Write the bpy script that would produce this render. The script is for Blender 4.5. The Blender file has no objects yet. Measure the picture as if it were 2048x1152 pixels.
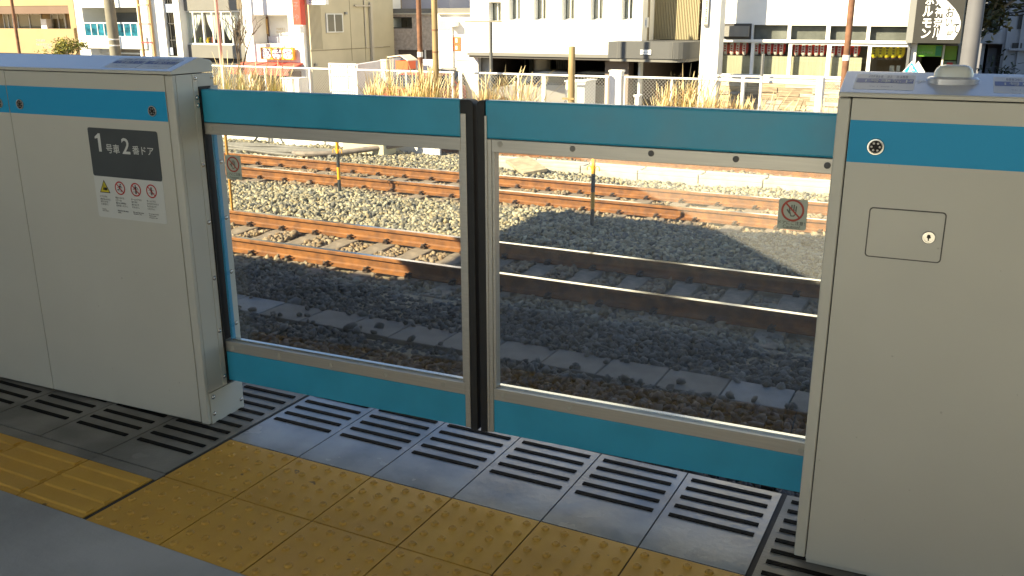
import bpy, math, random
import numpy as np
from mathutils import Vector, Matrix
random.seed(7); rng = np.random.default_rng(7)
S = bpy.context.scene
COL = S.collection
PI = math.pi

# ------------------------------------------------------------------ camera, sky, sun, exposure
CAM_H, YAW, PITCH, ROLL, FPX = 1.42118, -0.472603, -0.290156, -0.002573, 1829.9
def cam_axes():
    cy, sy = math.cos(YAW), math.sin(YAW); cp, sp = math.cos(PITCH), math.sin(PITCH)
    f = Vector((sy*cp, cy*cp, sp)); r = Vector((cy, -sy, 0)); u = r.cross(f)
    cr, sr = math.cos(ROLL), math.sin(ROLL)
    return cr*r+sr*u, -sr*r+cr*u, f
CR, CU, CF = cam_axes()
cam = bpy.data.cameras.new('camera'); co = bpy.data.objects.new('camera', cam); COL.objects.link(co)
cam.sensor_width = 36; cam.lens = FPX/2048*36; cam.clip_start = 0.05; cam.clip_end = 2000
co.matrix_world = Matrix(((CR.x, CU.x, -CF.x, 0), (CR.y, CU.y, -CF.y, 0), (CR.z, CU.z, -CF.z, CAM_H), (0, 0, 0, 1)))
S.camera = co

SUN_AZ, SUN_EL = math.radians(34), math.radians(33)      # light travels toward (sin az, cos az)
w = bpy.data.worlds.new('World'); S.world = w; w.use_nodes = True
nt = w.node_tree; sky = nt.nodes.new('ShaderNodeTexSky'); sky.sky_type = 'NISHITA'; sky.sun_disc = False
sky.sun_elevation = SUN_EL; sky.sun_rotation = SUN_AZ + PI; sky.dust_density = 0.2; sky.ozone_density = 1.6
bg = nt.nodes['Background']; bg.inputs['Strength'].default_value = 0.066
nt.links.new(sky.outputs[0], bg.inputs[0])
sl = bpy.data.lights.new('sun', 'SUN'); so = bpy.data.objects.new('sun', sl); COL.objects.link(so)
sl.energy = 5.0; sl.angle = math.radians(0.5); sl.color = (1.0, 0.86, 0.58)
so.rotation_euler = Vector((math.sin(SUN_AZ)*math.cos(SUN_EL), math.cos(SUN_AZ)*math.cos(SUN_EL), -math.sin(SUN_EL))).to_track_quat('-Z', 'Y').to_euler()
so.location = (-10, -15, 20)
S.view_settings.view_transform = 'Standard'; S.view_settings.look = 'None'
S.view_settings.exposure = 1.72; S.view_settings.gamma = 1
S.cycles.max_bounces = 8; S.cycles.diffuse_bounces = 4; S.cycles.transparent_max_bounces = 16
S.cycles.use_denoising = True

def ray(px, py):
    return CR*((px-1024)/FPX) - CU*((py-576)/FPX) + CF
def at(px, py, Y):
    """point of the photograph's pixel (2048 wide) on the vertical plane y = Y"""
    d = ray(px, py); t = Y/d.y; return Vector((d.x*t, Y, CAM_H+d.z*t))
def atz(px, py, z):
    d = ray(px, py); t = (z-CAM_H)/d.z; return Vector((d.x*t, d.y*t, z))
def atx(px, py, X):
    d = ray(px, py); t = X/d.x; return Vector((X, d.y*t, CAM_H+d.z*t))

# ------------------------------------------------------------------ materials
MATS = {}
def mat(name, col, rough=.6, metal=0., var=0., vscale=8., bump=0., bscale=60., spec=.5, col2=None, attr=None, coat=0., stretch=None, vdetail=4.):
    if name in MATS: return MATS[name]
    m = bpy.data.materials.new(name); m.use_nodes = True; n = m.node_tree; b = n.nodes['Principled BSDF']
    b.inputs['Base Color'].default_value = (*col, 1); b.inputs['Roughness'].default_value = rough
    b.inputs['Metallic'].default_value = metal; b.inputs['Specular IOR Level'].default_value = spec
    b.inputs['Coat Weight'].default_value = coat
    tc = n.nodes.new('ShaderNodeTexCoord'); vec = tc.outputs['Object']
    if stretch:
        mp = n.nodes.new('ShaderNodeMapping'); mp.inputs['Scale'].default_value = stretch
        n.links.new(vec, mp.inputs[0]); vec = mp.outputs[0]
    if var or col2:
        nz = n.nodes.new('ShaderNodeTexNoise'); nz.inputs['Scale'].default_value = vscale; nz.inputs['Detail'].default_value = vdetail
        n.links.new(vec, nz.inputs['Vector'])
        rp = n.nodes.new('ShaderNodeValToRGB')
        c2 = col2 or tuple(c*(1-var) for c in col); c1 = col if col2 else tuple(min(1, c*(1+var)) for c in col)
        rp.color_ramp.elements[0].position = .35; rp.color_ramp.elements[1].position = .65
        rp.color_ramp.elements[0].color = (*c2, 1); rp.color_ramp.elements[1].color = (*c1, 1)
        n.links.new(nz.outputs['Fac'], rp.inputs[0]); src = rp.outputs[0]
        if attr:
            at_ = n.nodes.new('ShaderNodeAttribute'); at_.attribute_name = attr
            mx = n.nodes.new('ShaderNodeMix'); mx.data_type = 'RGBA'; mx.blend_type = 'MULTIPLY'; mx.inputs[0].default_value = 1
            n.links.new(src, mx.inputs[6]); n.links.new(at_.outputs['Color'], mx.inputs[7]); src = mx.outputs[2]
        n.links.new(src, b.inputs['Base Color'])
    elif attr:
        at_ = n.nodes.new('ShaderNodeAttribute'); at_.attribute_name = attr
        n.links.new(at_.outputs['Color'], b.inputs['Base Color'])
    if bump:
        nb = n.nodes.new('ShaderNodeTexNoise'); nb.inputs['Scale'].default_value = bscale; nb.inputs['Detail'].default_value = 5
        n.links.new(vec, nb.inputs['Vector'])
        bp = n.nodes.new('ShaderNodeBump'); bp.inputs['Strength'].default_value = bump; bp.inputs['Distance'].default_value = .02
        n.links.new(nb.outputs['Fac'], bp.inputs['Height']); n.links.new(bp.outputs[0], b.inputs['Normal'])
    MATS[name] = m; return m
def specks(m, scale, thr, col, rough_var=0.):
    """small stains with a shape of their own mixed over the base colour"""
    n = m.node_tree; b = n.nodes['Principled BSDF']; tc = n.nodes.new('ShaderNodeTexCoord')
    nz = n.nodes.new('ShaderNodeTexNoise'); nz.inputs['Scale'].default_value = scale; nz.inputs['Detail'].default_value = 3; n.links.new(tc.outputs['Object'], nz.inputs['Vector'])
    rp = n.nodes.new('ShaderNodeMapRange'); rp.inputs[1].default_value = thr; rp.inputs[2].default_value = thr+.03; n.links.new(nz.outputs['Fac'], rp.inputs[0])
    mx = n.nodes.new('ShaderNodeMix'); mx.data_type = 'RGBA'; mx.inputs[7].default_value = (*col, 1)
    ml = n.nodes.new('ShaderNodeMath'); ml.operation = 'MULTIPLY'; ml.inputs[1].default_value = .75; n.links.new(rp.outputs[0], ml.inputs[0]); n.links.new(ml.outputs[0], mx.inputs[0])
    src = b.inputs['Base Color'].links[0].from_socket if b.inputs['Base Color'].links else None
    if src: n.links.new(src, mx.inputs[6])
    else: mx.inputs[6].default_value = b.inputs['Base Color'].default_value
    n.links.new(mx.outputs[2], b.inputs['Base Color'])
    if rough_var:
        n2 = n.nodes.new('ShaderNodeTexNoise'); n2.inputs['Scale'].default_value = 6; n2.inputs['Detail'].default_value = 8; n.links.new(tc.outputs['Object'], n2.inputs['Vector'])
        r0 = b.inputs['Roughness'].default_value; r2 = n.nodes.new('ShaderNodeMapRange'); r2.inputs[1].default_value = .3; r2.inputs[2].default_value = .7; r2.inputs[3].default_value = r0-rough_var; r2.inputs[4].default_value = r0+rough_var
        n.links.new(n2.outputs['Fac'], r2.inputs[0]); n.links.new(r2.outputs[0], b.inputs['Roughness'])
def glass(name, tint=(.9, .95, .95), refl=1.0, haze=0., r0=.04, hcol=(.6, .62, .58)):
    m = bpy.data.materials.new(name); m.use_nodes = True; n = m.node_tree
    n.nodes.remove(n.nodes['Principled BSDF']); out = n.nodes['Material Output']
    tr = n.nodes.new('ShaderNodeBsdfTransparent'); tr.inputs[0].default_value = (*tint, 1)
    gl = n.nodes.new('ShaderNodeBsdfGlossy'); gl.inputs['Roughness'].default_value = 0.01; gl.inputs[0].default_value = (refl, refl, refl, 1)
    lw_ = n.nodes.new('ShaderNodeLayerWeight'); pw = n.nodes.new('ShaderNodeMath'); pw.operation = 'POWER'; pw.inputs[1].default_value = 5
    fr = n.nodes.new('ShaderNodeMath'); fr.operation = 'MULTIPLY_ADD'; fr.inputs[1].default_value = .96; fr.inputs[2].default_value = r0
    n.links.new(lw_.outputs['Facing'], pw.inputs[0]); n.links.new(pw.outputs[0], fr.inputs[0])
    mx = n.nodes.new('ShaderNodeMixShader'); n.links.new(fr.outputs[0], mx.inputs[0]); n.links.new(tr.outputs[0], mx.inputs[1]); n.links.new(gl.outputs[0], mx.inputs[2])
    last = mx.outputs[0]
    if haze:
        tcg = n.nodes.new('ShaderNodeTexCoord'); ng = n.nodes.new('ShaderNodeTexNoise'); ng.inputs['Scale'].default_value = 3.5; ng.inputs['Detail'].default_value = 9; n.links.new(tcg.outputs['Object'], ng.inputs['Vector'])
        mr = n.nodes.new('ShaderNodeMapRange'); mr.inputs[1].default_value = .42; mr.inputs[2].default_value = .75; mr.inputs[3].default_value = haze*.5; mr.inputs[4].default_value = haze*2.2; n.links.new(ng.outputs['Fac'], mr.inputs[0])
        df = n.nodes.new('ShaderNodeBsdfDiffuse'); df.inputs[0].default_value = (*hcol, 1)
        m2 = n.nodes.new('ShaderNodeMixShader'); n.links.new(mr.outputs[0], m2.inputs[0])
        n.links.new(last, m2.inputs[1]); n.links.new(df.outputs[0], m2.inputs[2]); last = m2.outputs[0]
    n.links.new(last, out.inputs[0]); MATS[name] = m; return m

beige = mat('powder_coat_beige', (.56, .55, .485), .40, var=.035, vscale=2.2, bump=.04, bscale=700, vdetail=9)
capm = mat('cap_light_grey', (.54, .57, .64), .2, .25, var=.02, vscale=4)
stripe = mat('stripe_blue', (.015, .33, .62), .5, spec=.3)
doorblue = mat('door_blue_paint', (.035, .34, .52), .36, var=.07, vscale=6, bump=.03, bscale=700)
silver = mat('brushed_aluminium', (.50, .48, .43), .38, .55, var=.05, vscale=6, stretch=(1, 30, 30))
black = mat('black_rubber', (.012, .012, .012), .55, var=.2, vscale=20)
darkgap = mat('dark_gap', (.02, .018, .016), .8)
steel = mat('polished_steel', (.6, .6, .58), .22, .95, var=.1, vscale=60)
steeld = mat('dull_steel', (.30, .30, .29), .35, .8, var=.2, vscale=80)
white = mat('white_paint', (.78, .77, .74), .5, var=.03, vscale=3)
signgrey = mat('sign_dark_grey', (.06, .068, .072), .45, var=.05, vscale=10)
signwhite = mat('sign_white', (.62, .63, .60), .45)
ink = mat('black_ink', (.015, .015, .015), .5)
red = mat('sign_red', (.48, .03, .025), .5)
yel = mat('sign_yellow', (.60, .50, .02), .5)
stickergreen = mat('sticker_pale_green', (.46, .51, .43), .5)
inkbrown = mat('sticker_ink', (.12, .12, .10), .6)
conc = mat('platform_concrete', (.33, .35, .37), .55, var=.22, vscale=2.2, bump=.15, bscale=40, vdetail=8)
tileg = mat('grey_tile', (.30, .32, .36), .22, var=.25, vscale=5, bump=.035, bscale=45, vdetail=8)
tilegd = mat('grey_tile_worn', (.20, .20, .19), .5, var=.25, vscale=5, bump=.12, bscale=120, vdetail=8)
grout = mat('grout', (.035, .033, .035), .8)
strip_m = mat('anti_slip_strip', (.008, .008, .009), .85, spec=.15, bump=.3, bscale=200)
ytile = mat('tactile_yellow', (.64, .375, .055), .55, col2=(.56, .32, .047), vscale=5, bump=.06, bscale=150, vdetail=9)
rust = mat('rail_rust', (.25, .095, .017), .75, col2=(.13, .048, .011), vscale=9, bump=.2, bscale=60, vdetail=8)
railtop = mat('rail_polished_top', (.62, .60, .57), .16, 1.0, var=.06, vscale=10, stretch=(.4, 8, 8))
sleeper_m = mat('sleeper_concrete', (.24, .19, .14), .85, var=.3, vscale=7, bump=.3, bscale=80, vdetail=8)
clip_m = mat('clip_iron', (.05, .028, .018), .7)
trough_m = mat('trough_concrete', (.115, .11, .105), .8, var=.2, vscale=6, bump=.3, bscale=120, vdetail=8)
trough_w = mat('new_concrete', (.15, .165, .185), .75, var=.12, vscale=9, bump=.25, bscale=120)
concl = mat('pale_concrete', (.46, .43, .36), .8, var=.15, vscale=4, bump=.2, bscale=60)
earth = mat('earth', (.22, .18, .12), .95, var=.35, vscale=3, bump=.6, bscale=20, vdetail=8)
asphalt = mat('asphalt', (.055, .055, .056), .9, var=.2, vscale=6, bump=.3, bscale=150)
stone_m = mat('ballast_stone', (1, 1, 1), .85, var=.18, vscale=25, attr='tint')
orange_p = mat('safety_yellow', (.75, .38, .015), .5, var=.06, vscale=30)
blackp = mat('post_black', (.03, .035, .04), .5, var=.2, vscale=30)
cable_m = mat('grey_cable', (.16, .15, .135), .7, var=.15, vscale=15)
doorglass = glass('door_glass', (.955, .97, .965), 1.0, haze=.008, r0=.068)
wglass = glass('window_glass', (.80, .85, .85), 1.0)
bglass = glass('blue_balcony_glass', (.10, .42, .55), .9, haze=.3, hcol=(.05, .32, .45))
yellowedge = mat('edge_yellow', (.55, .42, .03), .6, var=.1, vscale=20)

specks(ytile, 22, .71, (.09, .06, .03), .1); specks(tileg, 16, .72, (.50, .50, .49), .10); specks(tilegd, 9, .66, (.25, .25, .24), .1); specks(conc, 14, .73, (.12, .12, .115), .08)
specks(beige, 55, .745, (.40, .385, .33), .06); specks(doorblue, 26, .73, (.09, .40, .55), .08)
# ------------------------------------------------------------------ mesh helpers
class MB:
    def __init__(self): self.v = []; self.f = []; self.m = []
    def quad(self, a, b, c, d, m=0):
        i = len(self.v); self.v += [tuple(a), tuple(b), tuple(c), tuple(d)]; self.f.append((i, i+1, i+2, i+3)); self.m.append(m)
    def poly(self, pts, m=0):
        i = len(self.v); self.v += [tuple(p) for p in pts]; self.f.append(tuple(range(i, i+len(pts)))); self.m.append(m)
    def box(self, x0, x1, y0, y1, z0, z1, m=0):
        i = len(self.v)
        self.v += [(x0, y0, z0), (x1, y0, z0), (x1, y1, z0), (x0, y1, z0), (x0, y0, z1), (x1, y0, z1), (x1, y1, z1), (x0, y1, z1)]
        for f in ((0, 3, 2, 1), (4, 5, 6, 7), (0, 1, 5, 4), (1, 2, 6, 5), (2, 3, 7, 6), (3, 0, 4, 7)):
            self.f.append(tuple(i+k for k in f)); self.m.append(m)
        return self
    def bar(self, p, q, wx, wy=None, m=0, up=(0, 0, 1)):
        wy = wx if wy is None else wy
        p = Vector(p); q = Vector(q); d = (q-p).normalized(); u = Vector(up)
        if abs(d.dot(u)) > .98: u = Vector((0, 1, 0))
        s = d.cross(u).normalized(); u = s.cross(d)
        i = len(self.v)
        for e in (p, q):
            for a, b in ((-1, -1), (1, -1), (1, 1), (-1, 1)): self.v.append(tuple(e+s*(a*wx/2)+u*(b*wy/2)))
        for f in ((3, 2, 1, 0), (4, 5, 6, 7), (0, 1, 5, 4), (1, 2, 6, 5), (2, 3, 7, 6), (3, 0, 4, 7)):
            self.f.append(tuple(i+k for k in f)); self.m.append(m)
        return self
    def tube(self, pts, r, n=8, m=0, caps=True):
        pts = [Vector(p) for p in pts]; rs = r if isinstance(r, (list, tuple)) else [r]*len(pts)
        i0 = len(self.v); prev = None
        for k, p in enumerate(pts):
            d = (pts[min(k+1, len(pts)-1)]-pts[max(k-1, 0)]).normalized()
            if prev is None:
                u = Vector((0, 0, 1)) if abs(d.z) < .9 else Vector((1, 0, 0))
                s = d.cross(u).normalized()
            else: s = (prev-d*prev.dot(d)).normalized()
            prev = s; t = d.cross(s)
            for j in range(n):
                a = 2*PI*j/n; self.v.append(tuple(p+(s*math.cos(a)+t*math.sin(a))*rs[k]))
        for k in range(len(pts)-1):
            for j in range(n):
                a = i0+k*n+j; b = i0+k*n+(j+1) % n
                self.f.append((a, b, b+n, a+n)); self.m.append(m)
        if caps:
            self.f.append(tuple(i0+j for j in range(n))[::-1]); self.m.append(m)
            e = i0+(len(pts)-1)*n; self.f.append(tuple(e+j for j in range(n))); self.m.append(m)
        return self
    def prism(self, prof, a0, a1, fn, m=0):
        """prof: 2D points, fn(p, q, a) -> 3D"""
        n = len(prof); i = len(self.v)
        for a in (a0, a1): self.v += [tuple(fn(p, q, a)) for p, q in prof]
        for k in range(n):
            j = (k+1) % n; self.f.append((i+k, i+j, i+n+j, i+n+k)); self.m.append(m)
        self.f.append(tuple(i+k for k in range(n))[::-1]); self.m.append(m)
        self.f.append(tuple(i+n+k for k in range(n))); self.m.append(m)
        return self
    def lathe(self, prof, c, n=20, axis='z', m=0):
        """prof: (r, h) list from bottom to top"""
        i = len(self.v); c = Vector(c)
        for r, h in prof:
            for j in range(n):
                a = 2*PI*j/n; p, q = r*math.cos(a), r*math.sin(a)
                o = {'z': (p, q, h), 'y': (p, -h, q), 'x': (h, p, q)}[axis]
                self.v.append(tuple(c+Vector(o)))
        for k in range(len(prof)-1):
            for j in range(n):
                a = i+k*n+j; b = i+k*n+(j+1) % n
                self.f.append((a, b, b+n, a+n)); self.m.append(m)
        self.f.append(tuple(i+j for j in range(n))[::-1]); self.m.append(m)
        e = i+(len(prof)-1)*n; self.f.append(tuple(e+j for j in range(n))); self.m.append(m)
        return self
    def raw(self, verts, faces, m=0):
        i = len(self.v); self.v += [tuple(p) for p in verts]
        for f in faces: self.f.append(tuple(i+k for k in f)); self.m.append(m)
        return self
    def build(self, name, mats, parent=None, smooth=False, bevel=0., label=None, seg=2):
        me = bpy.data.meshes.new(name); me.from_pydata(self.v, [], self.f); me.update()
        if not isinstance(mats, (list, tuple)): mats = [mats]
        for k in mats: me.materials.append(k)
        if len(mats) > 1: me.polygons.foreach_set('material_index', self.m)
        if smooth:
            me.polygons.foreach_set('use_smooth', [True]*len(me.polygons))
            me.set_sharp_from_angle(angle=math.radians(40))
        o = bpy.data.objects.new(name, me); COL.objects.link(o)
        if parent: o.parent = parent
        if bevel:
            b = o.modifiers.new('bevel', 'BEVEL'); b.width = bevel; b.segments = seg; b.limit_method = 'ANGLE'; b.angle_limit = math.radians(35)
        if label: o['label'] = label
        return o
def tag(o, label, cat, group=None, kind=None):
    if label: o['label'] = label
    if cat: o['category'] = cat
    if group: o['group'] = group
    if kind: o['kind'] = kind
    return o
def empty(name, loc, label, cat, group=None, rz=0.):
    o = bpy.data.objects.new(name, None); COL.objects.link(o); o.location = loc; o.rotation_euler.z = rz
    o.empty_display_size = .2
    return tag(o, label, cat, group)
def struct(o): o['kind'] = 'structure'; return o
class Local:
    """MB whose input is world coordinates and whose build is relative to a root's location"""
def shift(mb, loc):
    mb.v = [(a-loc[0], b-loc[1], c-loc[2]) for a, b, c in mb.v]; return mb
_tc = {}
def text(s, bold=0.):
    """normalised text outline: verts in a 0..1 box, faces, aspect"""
    k = (s, bold)
    if k in _tc: return _tc[k]
    c = bpy.data.curves.new('text', 'FONT'); c.body = s; c.resolution_u = 3; c.offset = bold
    o = bpy.data.objects.new('text', c); COL.objects.link(o)
    dg = bpy.context.evaluated_depsgraph_get(); me = bpy.data.meshes.new_from_object(o.evaluated_get(dg))
    vs = [(v.co.x, v.co.y) for v in me.vertices]; fs = [tuple(p.vertices) for p in me.polygons]
    bpy.data.objects.remove(o); bpy.data.curves.remove(c); bpy.data.meshes.remove(me)
    x0 = min(a for a, b in vs); x1 = max(a for a, b in vs); y0 = min(b for a, b in vs); y1 = max(b for a, b in vs)
    r = ([((a-x0)/(x1-x0), (b-y0)/(y1-y0)) for a, b in vs], fs, (x1-x0)/(y1-y0))
    _tc[k] = r; return r
class Flat:
    """flat graphics on a plane: fn(a, b, d) gives the 3D point at a, b and distance d in front"""
    def __init__(self, fn): self.fn = fn; self.mb = MB()
    def poly(self, pts, d=.001, m=0): self.mb.poly([self.fn(a, b, d) for a, b in pts], m)
    def rect(self, a0, a1, b0, b1, d=.001, m=0): self.poly([(a0, b0), (a1, b0), (a1, b1), (a0, b1)], d, m)
    def slab(self, a0, a1, b0, b1, d0, d1, m=0, r=0., n=5):
        pts = []
        if r:
            for cx, cy, s in ((a1-r, b0+r, -PI/2), (a1-r, b1-r, 0), (a0+r, b1-r, PI/2), (a0+r, b0+r, PI)):
                for k in range(n+1): t = s+PI/2*k/n; pts.append((cx+r*math.cos(t), cy+r*math.sin(t)))
        else: pts = [(a0, b0), (a1, b0), (a1, b1), (a0, b1)]
        self.mb.prism(pts, d0, d1, lambda p, q, d: self.fn(p, q, d), m)
    def disc(self, a, b, r, d=.001, m=0, n=28): self.poly([(a+r*math.cos(2*PI*k/n), b+r*math.sin(2*PI*k/n)) for k in range(n)], d, m)
    def ring(self, a, b, r0, r1, d=.001, m=0, n=32):
        for k in range(n):
            t, u = 2*PI*k/n, 2*PI*(k+1)/n
            self.poly([(a+r0*math.cos(t), b+r0*math.sin(t)), (a+r1*math.cos(t), b+r1*math.sin(t)), (a+r1*math.cos(u), b+r1*math.sin(u)), (a+r0*math.cos(u), b+r0*math.sin(u))], d, m)
    def line(self, p, q, wd, d=.001, m=0):
        dx, dy = q[0]-p[0], q[1]-p[1]; l = math.hypot(dx, dy); nx, ny = -dy/l*wd/2, dx/l*wd/2
        self.poly([(p[0]-nx, p[1]-ny), (q[0]-nx, q[1]-ny), (q[0]+nx, q[1]+ny), (p[0]+nx, p[1]+ny)], d, m)
    def text(self, s, a0, b0, h=None, w_=None, d=.002, m=0, bold=0.):
        v, f, asp = text(s, bold)
        if w_ is None: w_ = h*asp
        if h is None: h = w_/asp
        self.mb.raw([self.fn(a0+x*w_, b0+y*h, d) for x, y in v], f, m); return w_
    def scrawl(self, a0, a1, b0, b1, n, d=.002, m=0):
        """a row of marks where the photograph's writing is too small to be read"""
        p = (a1-a0)/n; h = b1-b0; rd = random.Random(int(abs(a0)*9999)+n)
        for k in range(n):
            x = a0+p*k; e = x+p*.78
            for t in (0, .45, .86): 
                if rd.random() < .8: self.rect(x+p*rd.uniform(0, .15), e-p*rd.uniform(0, .15), b0+h*t, b0+h*(t+.14), d, m)
            for t in (.1, .6):
                if rd.random() < .7: self.rect(x+p*t, x+p*(t+.12), b0, b1, d+h*.004, m)
    def build(self, name, mats, parent=None, label=None): return self.mb.build(name, mats, parent, label=label)

# ------------------------------------------------------------------ ground, platform
X0, Y1 = -2.207, 2.149       # origin of the paving grid
b = MB(); b.quad((-300, -200, -2.0), (300, -200, -2.0), (300, 400, -2.0), (-300, 400, -2.0)); struct(b.build('ground', asphalt))
b = MB()                       # track bed as one sheet with a profile, falling to the street beyond
prof = [(2.7, -1.06), (5.2, -1.03), (6.7, -1.03), (6.85, -1.075), (8.75, -1.075), (8.95, -1.03), (10.4, -1.03), (10.6, -1.075), (12.4, -1.075), (12.6, -1.03), (14.1, -1.03), (14.3, -1.06), (16.3, -1.06), (19, -1.15), (23, -1.35), (24.3, -1.45), (25.0, -1.9), (25.4, -2.05)]
for (ya, za), (yb, zb) in zip(prof, prof[1:]):
    b.quad((-60, ya, za), (40, ya, za), (40, yb, zb), (-60, yb, zb))
struct(b.build('track_bed', earth))
b = MB(); b.box(-40, 40, -14, 2.64, -1.2, -.030); struct(b.build('platform', conc, bevel=0))
# concrete surface (nearest the viewer) and grout bed under the tiles
b = MB(); b.box(-40, 40, -.2, 1.553, -.030, 0.0); struct(b.build('platform_floor', conc))
b = MB(); b.box(-40, 40, -14, -.2, -.030, 0.0); struct(b.build('bounce_floor', mat('bounce_pale', (.66, .64, .58), .6, var=.08, vscale=1.5, vdetail=8)))  # floor behind the viewer, made paler to bounce sunlight and brighten the reflection
b = MB(); b.box(-40, 40, 1.553, 2.64, -.030, -.004); struct(b.build('grout_bed', grout))
g = .0025
def tile_strips(mb, xa, xb, ys):
    for y in ys:
        for k in range(3): mb.box(xa, xb, y-.0085+k*.006, y-.0085+k*.006+.005, .001, .0035)
        mb.box(xa, xb, y-.0085, y+.0085, .0005, .002)
# paving in front of the doors: plain grey tiles with anti slip strips, then two rows of yellow dotted tiles
tg = MB(); tw = MB(); st = MB(); ty = MB()
for i in range(6):
    xa, xb = X0+.3*i+g, X0+.3*i+.3-g
    tg.box(xa, xb, Y1+g, 2.63, -.02, .0)
    tile_strips(st, X0+.3*i+.024, X0+.3*i+.274, [2.354+.0588*k for k in range(5)])
def dot(mb, x, y, r=.0125, h=.006):
    mb.lathe([(r, 0), (r*.80, h*.85), (r*.62, h), (r*.5, h), (r*.42, h*.8)], (x, y, 0), 12, 'z', 1)
for i in range(12):
    for j in range(2):
        xa, ya = X0+.3*i, Y1-.3*(j+1)
        ty.box(xa+g, xa+.3-g, ya+g, ya+.3-g, -.02, 0)
        for p in range(5):
            for q in range(5): dot(ty, xa+.03+.06*p, ya+.03+.06*q)
struct(ty.build('tactile_paving', [ytile, mat('dome_worn', (.53, .305, .044), .5, var=.12, vscale=30)]))
xs = [X0-.003-.31*k for k in range(31)]
for k in range(30):
    xa, xb = xs[k+1]+g, xs[k]-g-(.008 if k == 0 else 0)
    tw.box(xa, xb, 1.868, 2.63, -.02, 0)
    tile_strips(st, xa+.022, xa+.272, [2.006+.0588*n for n in range(11)])
    tw.box(xa-2*g, xb+2*g, 1.822, 1.864, -.02, -.0015)
for k in range(6):            # right of the doorway
    xa = X0+1.8+.012+.31*k
    tw.box(xa+g, xa+.31-g, Y1+g if k < 9 else 0, 2.63, -.02, 0)
    tile_strips(st, xa+.022, xa+.272, [2.18+.0588*n for n in range(8)])
struct(tg.build('grey_paving', tileg)); struct(tw.build('worn_grey_paving', tilegd)); struct(st.build('anti_slip_strips', strip_m))
gb = MB()
for k in range(30):
    xa, xb = xs[k+1]+g, xs[k]-g-(.012 if k == 0 else 0)
    gb.box(xa, xb, 1.556, 1.818, -.02, 0)
    for n in range(4): 
        y = 1.59+.0655*n
        gb.prism([(-.016, 0), (.016, 0), (.011, .005), (-.011, .005)], xa+.008, xb-.008, lambda p, q, a, y=y: (a, y+p, q))
struct(gb.build('guiding_paving', ytile))
b = MB(); b.box(-3.4, -2.28, 2.634, 2.66, -.02, .006); struct(b.build('platform_edge_strip', yellowedge))

# ------------------------------------------------------------------ station canopy, unseen deck and light-blocking walls behind and above the viewer
roof_m = mat('canopy_steel', (.47, .48, .49), .6, var=.05, vscale=2)
b = MB(); b.box(-60, 45, -4.3, 1.25, 3.4, 3.55)
r = empty('platform_canopy', (0, -1.4, 0), 'pale steel canopy roof over the platform on two rows of columns', 'canopy')
shift(b, (0, -1.4, 0)).build('roof', roof_m, r)
for x in (-19.5, -11.5, 9, 17):
    b = MB(); b.box(x-.12, x+.12, .0, .24, 0, 3.4); b.build('column', roof_m, r)
b = MB(); b.box(-9.15, 30, -4.4, 3.95, 4.0, 4.25)  # unseen deck, set low to hide sky from the shaded ballast
r = empty('station_overbridge', (0, -3, 0), 'flat grey unseen deck bridging above the platform canopy', 'overbridge')
shift(b, (0, -3, 0)).build('deck', roof_m, r)
for x in (-8.6, 8, 26):
    b = MB(); b.box(x-.2, x+.2, -4.2+3, -3.8+3, -.03, 4.0); b.build('pier', roof_m, r)
b = MB(); b.box(-24, -4.6, -6.4, -5.6, 0, 5.0); tag(b.build('unseen_enclosure', roof_m), 'long pale steel unseen enclosure standing on the far side of the platform', 'wall')  # unseen wall, tall enough to keep sun off the floor at left
b = MB(); b.box(.3, 24, -6.4, -5.6, 0, 5.0); tag(b.build('unseen_enclosure', roof_m), 'added unseen pale wall right of a gap, shading the floor across the platform', 'wall')  # unseen wall added to cut the sunlit floor's bounce onto the gate

# ------------------------------------------------------------------ platform gate
G0, GR = 2.425, math.radians(2.6039)
GX, GY = Vector((math.cos(GR), math.sin(GR), 0)), Vector((-math.sin(GR), math.cos(GR), 0))
def gate_root(name, u0, label, cat, group=None):
    r = empty(name, Vector((0, G0, 0))+GX*u0, label, cat, group, GR); r['u0'] = u0; return r
def lb(): return MB()
def disc_lock(parent, u, v, z, r, name='lock', detail=True, mats=(steel, steeld, darkgap)):
    mb = MB()
    mb.lathe([(r, 0), (r, .002), (r*.93, .0038), (r*.80, .004), (r*.76, .0022), (r*.1, .0022)], (u, v, z), 28, 'y')
    mb.lathe([(r*.74, .0018), (r*.74, .00235)], (u, v, z), 24, 'y', 2)
    n0 = len(mb.f)
    if detail:
        for k in range(6):
            a = k*PI/3; mb.lathe([(r*.16, .0022), (r*.12, .0032)], (u+r*.46*math.cos(a), v, z+r*.46*math.sin(a)), 10, 'y', 1)
        mb.lathe([(r*.2, .0022), (r*.16, .0034)], (u, v, z), 12, 'y', 2)
    return mb.build(name, list(mats), parent, smooth=True)
def bolt(parent, p, axis, r=.0075):
    mb = MB(); mb.lathe([(r*1.35, 0), (r*1.35, .0012), (r, .0012), (r*.95, .003), (r*.7, .0048), (r*.25, .0056)], p, 14, axis)
    return mb.build('bolt', steel, parent, smooth=True)

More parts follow.
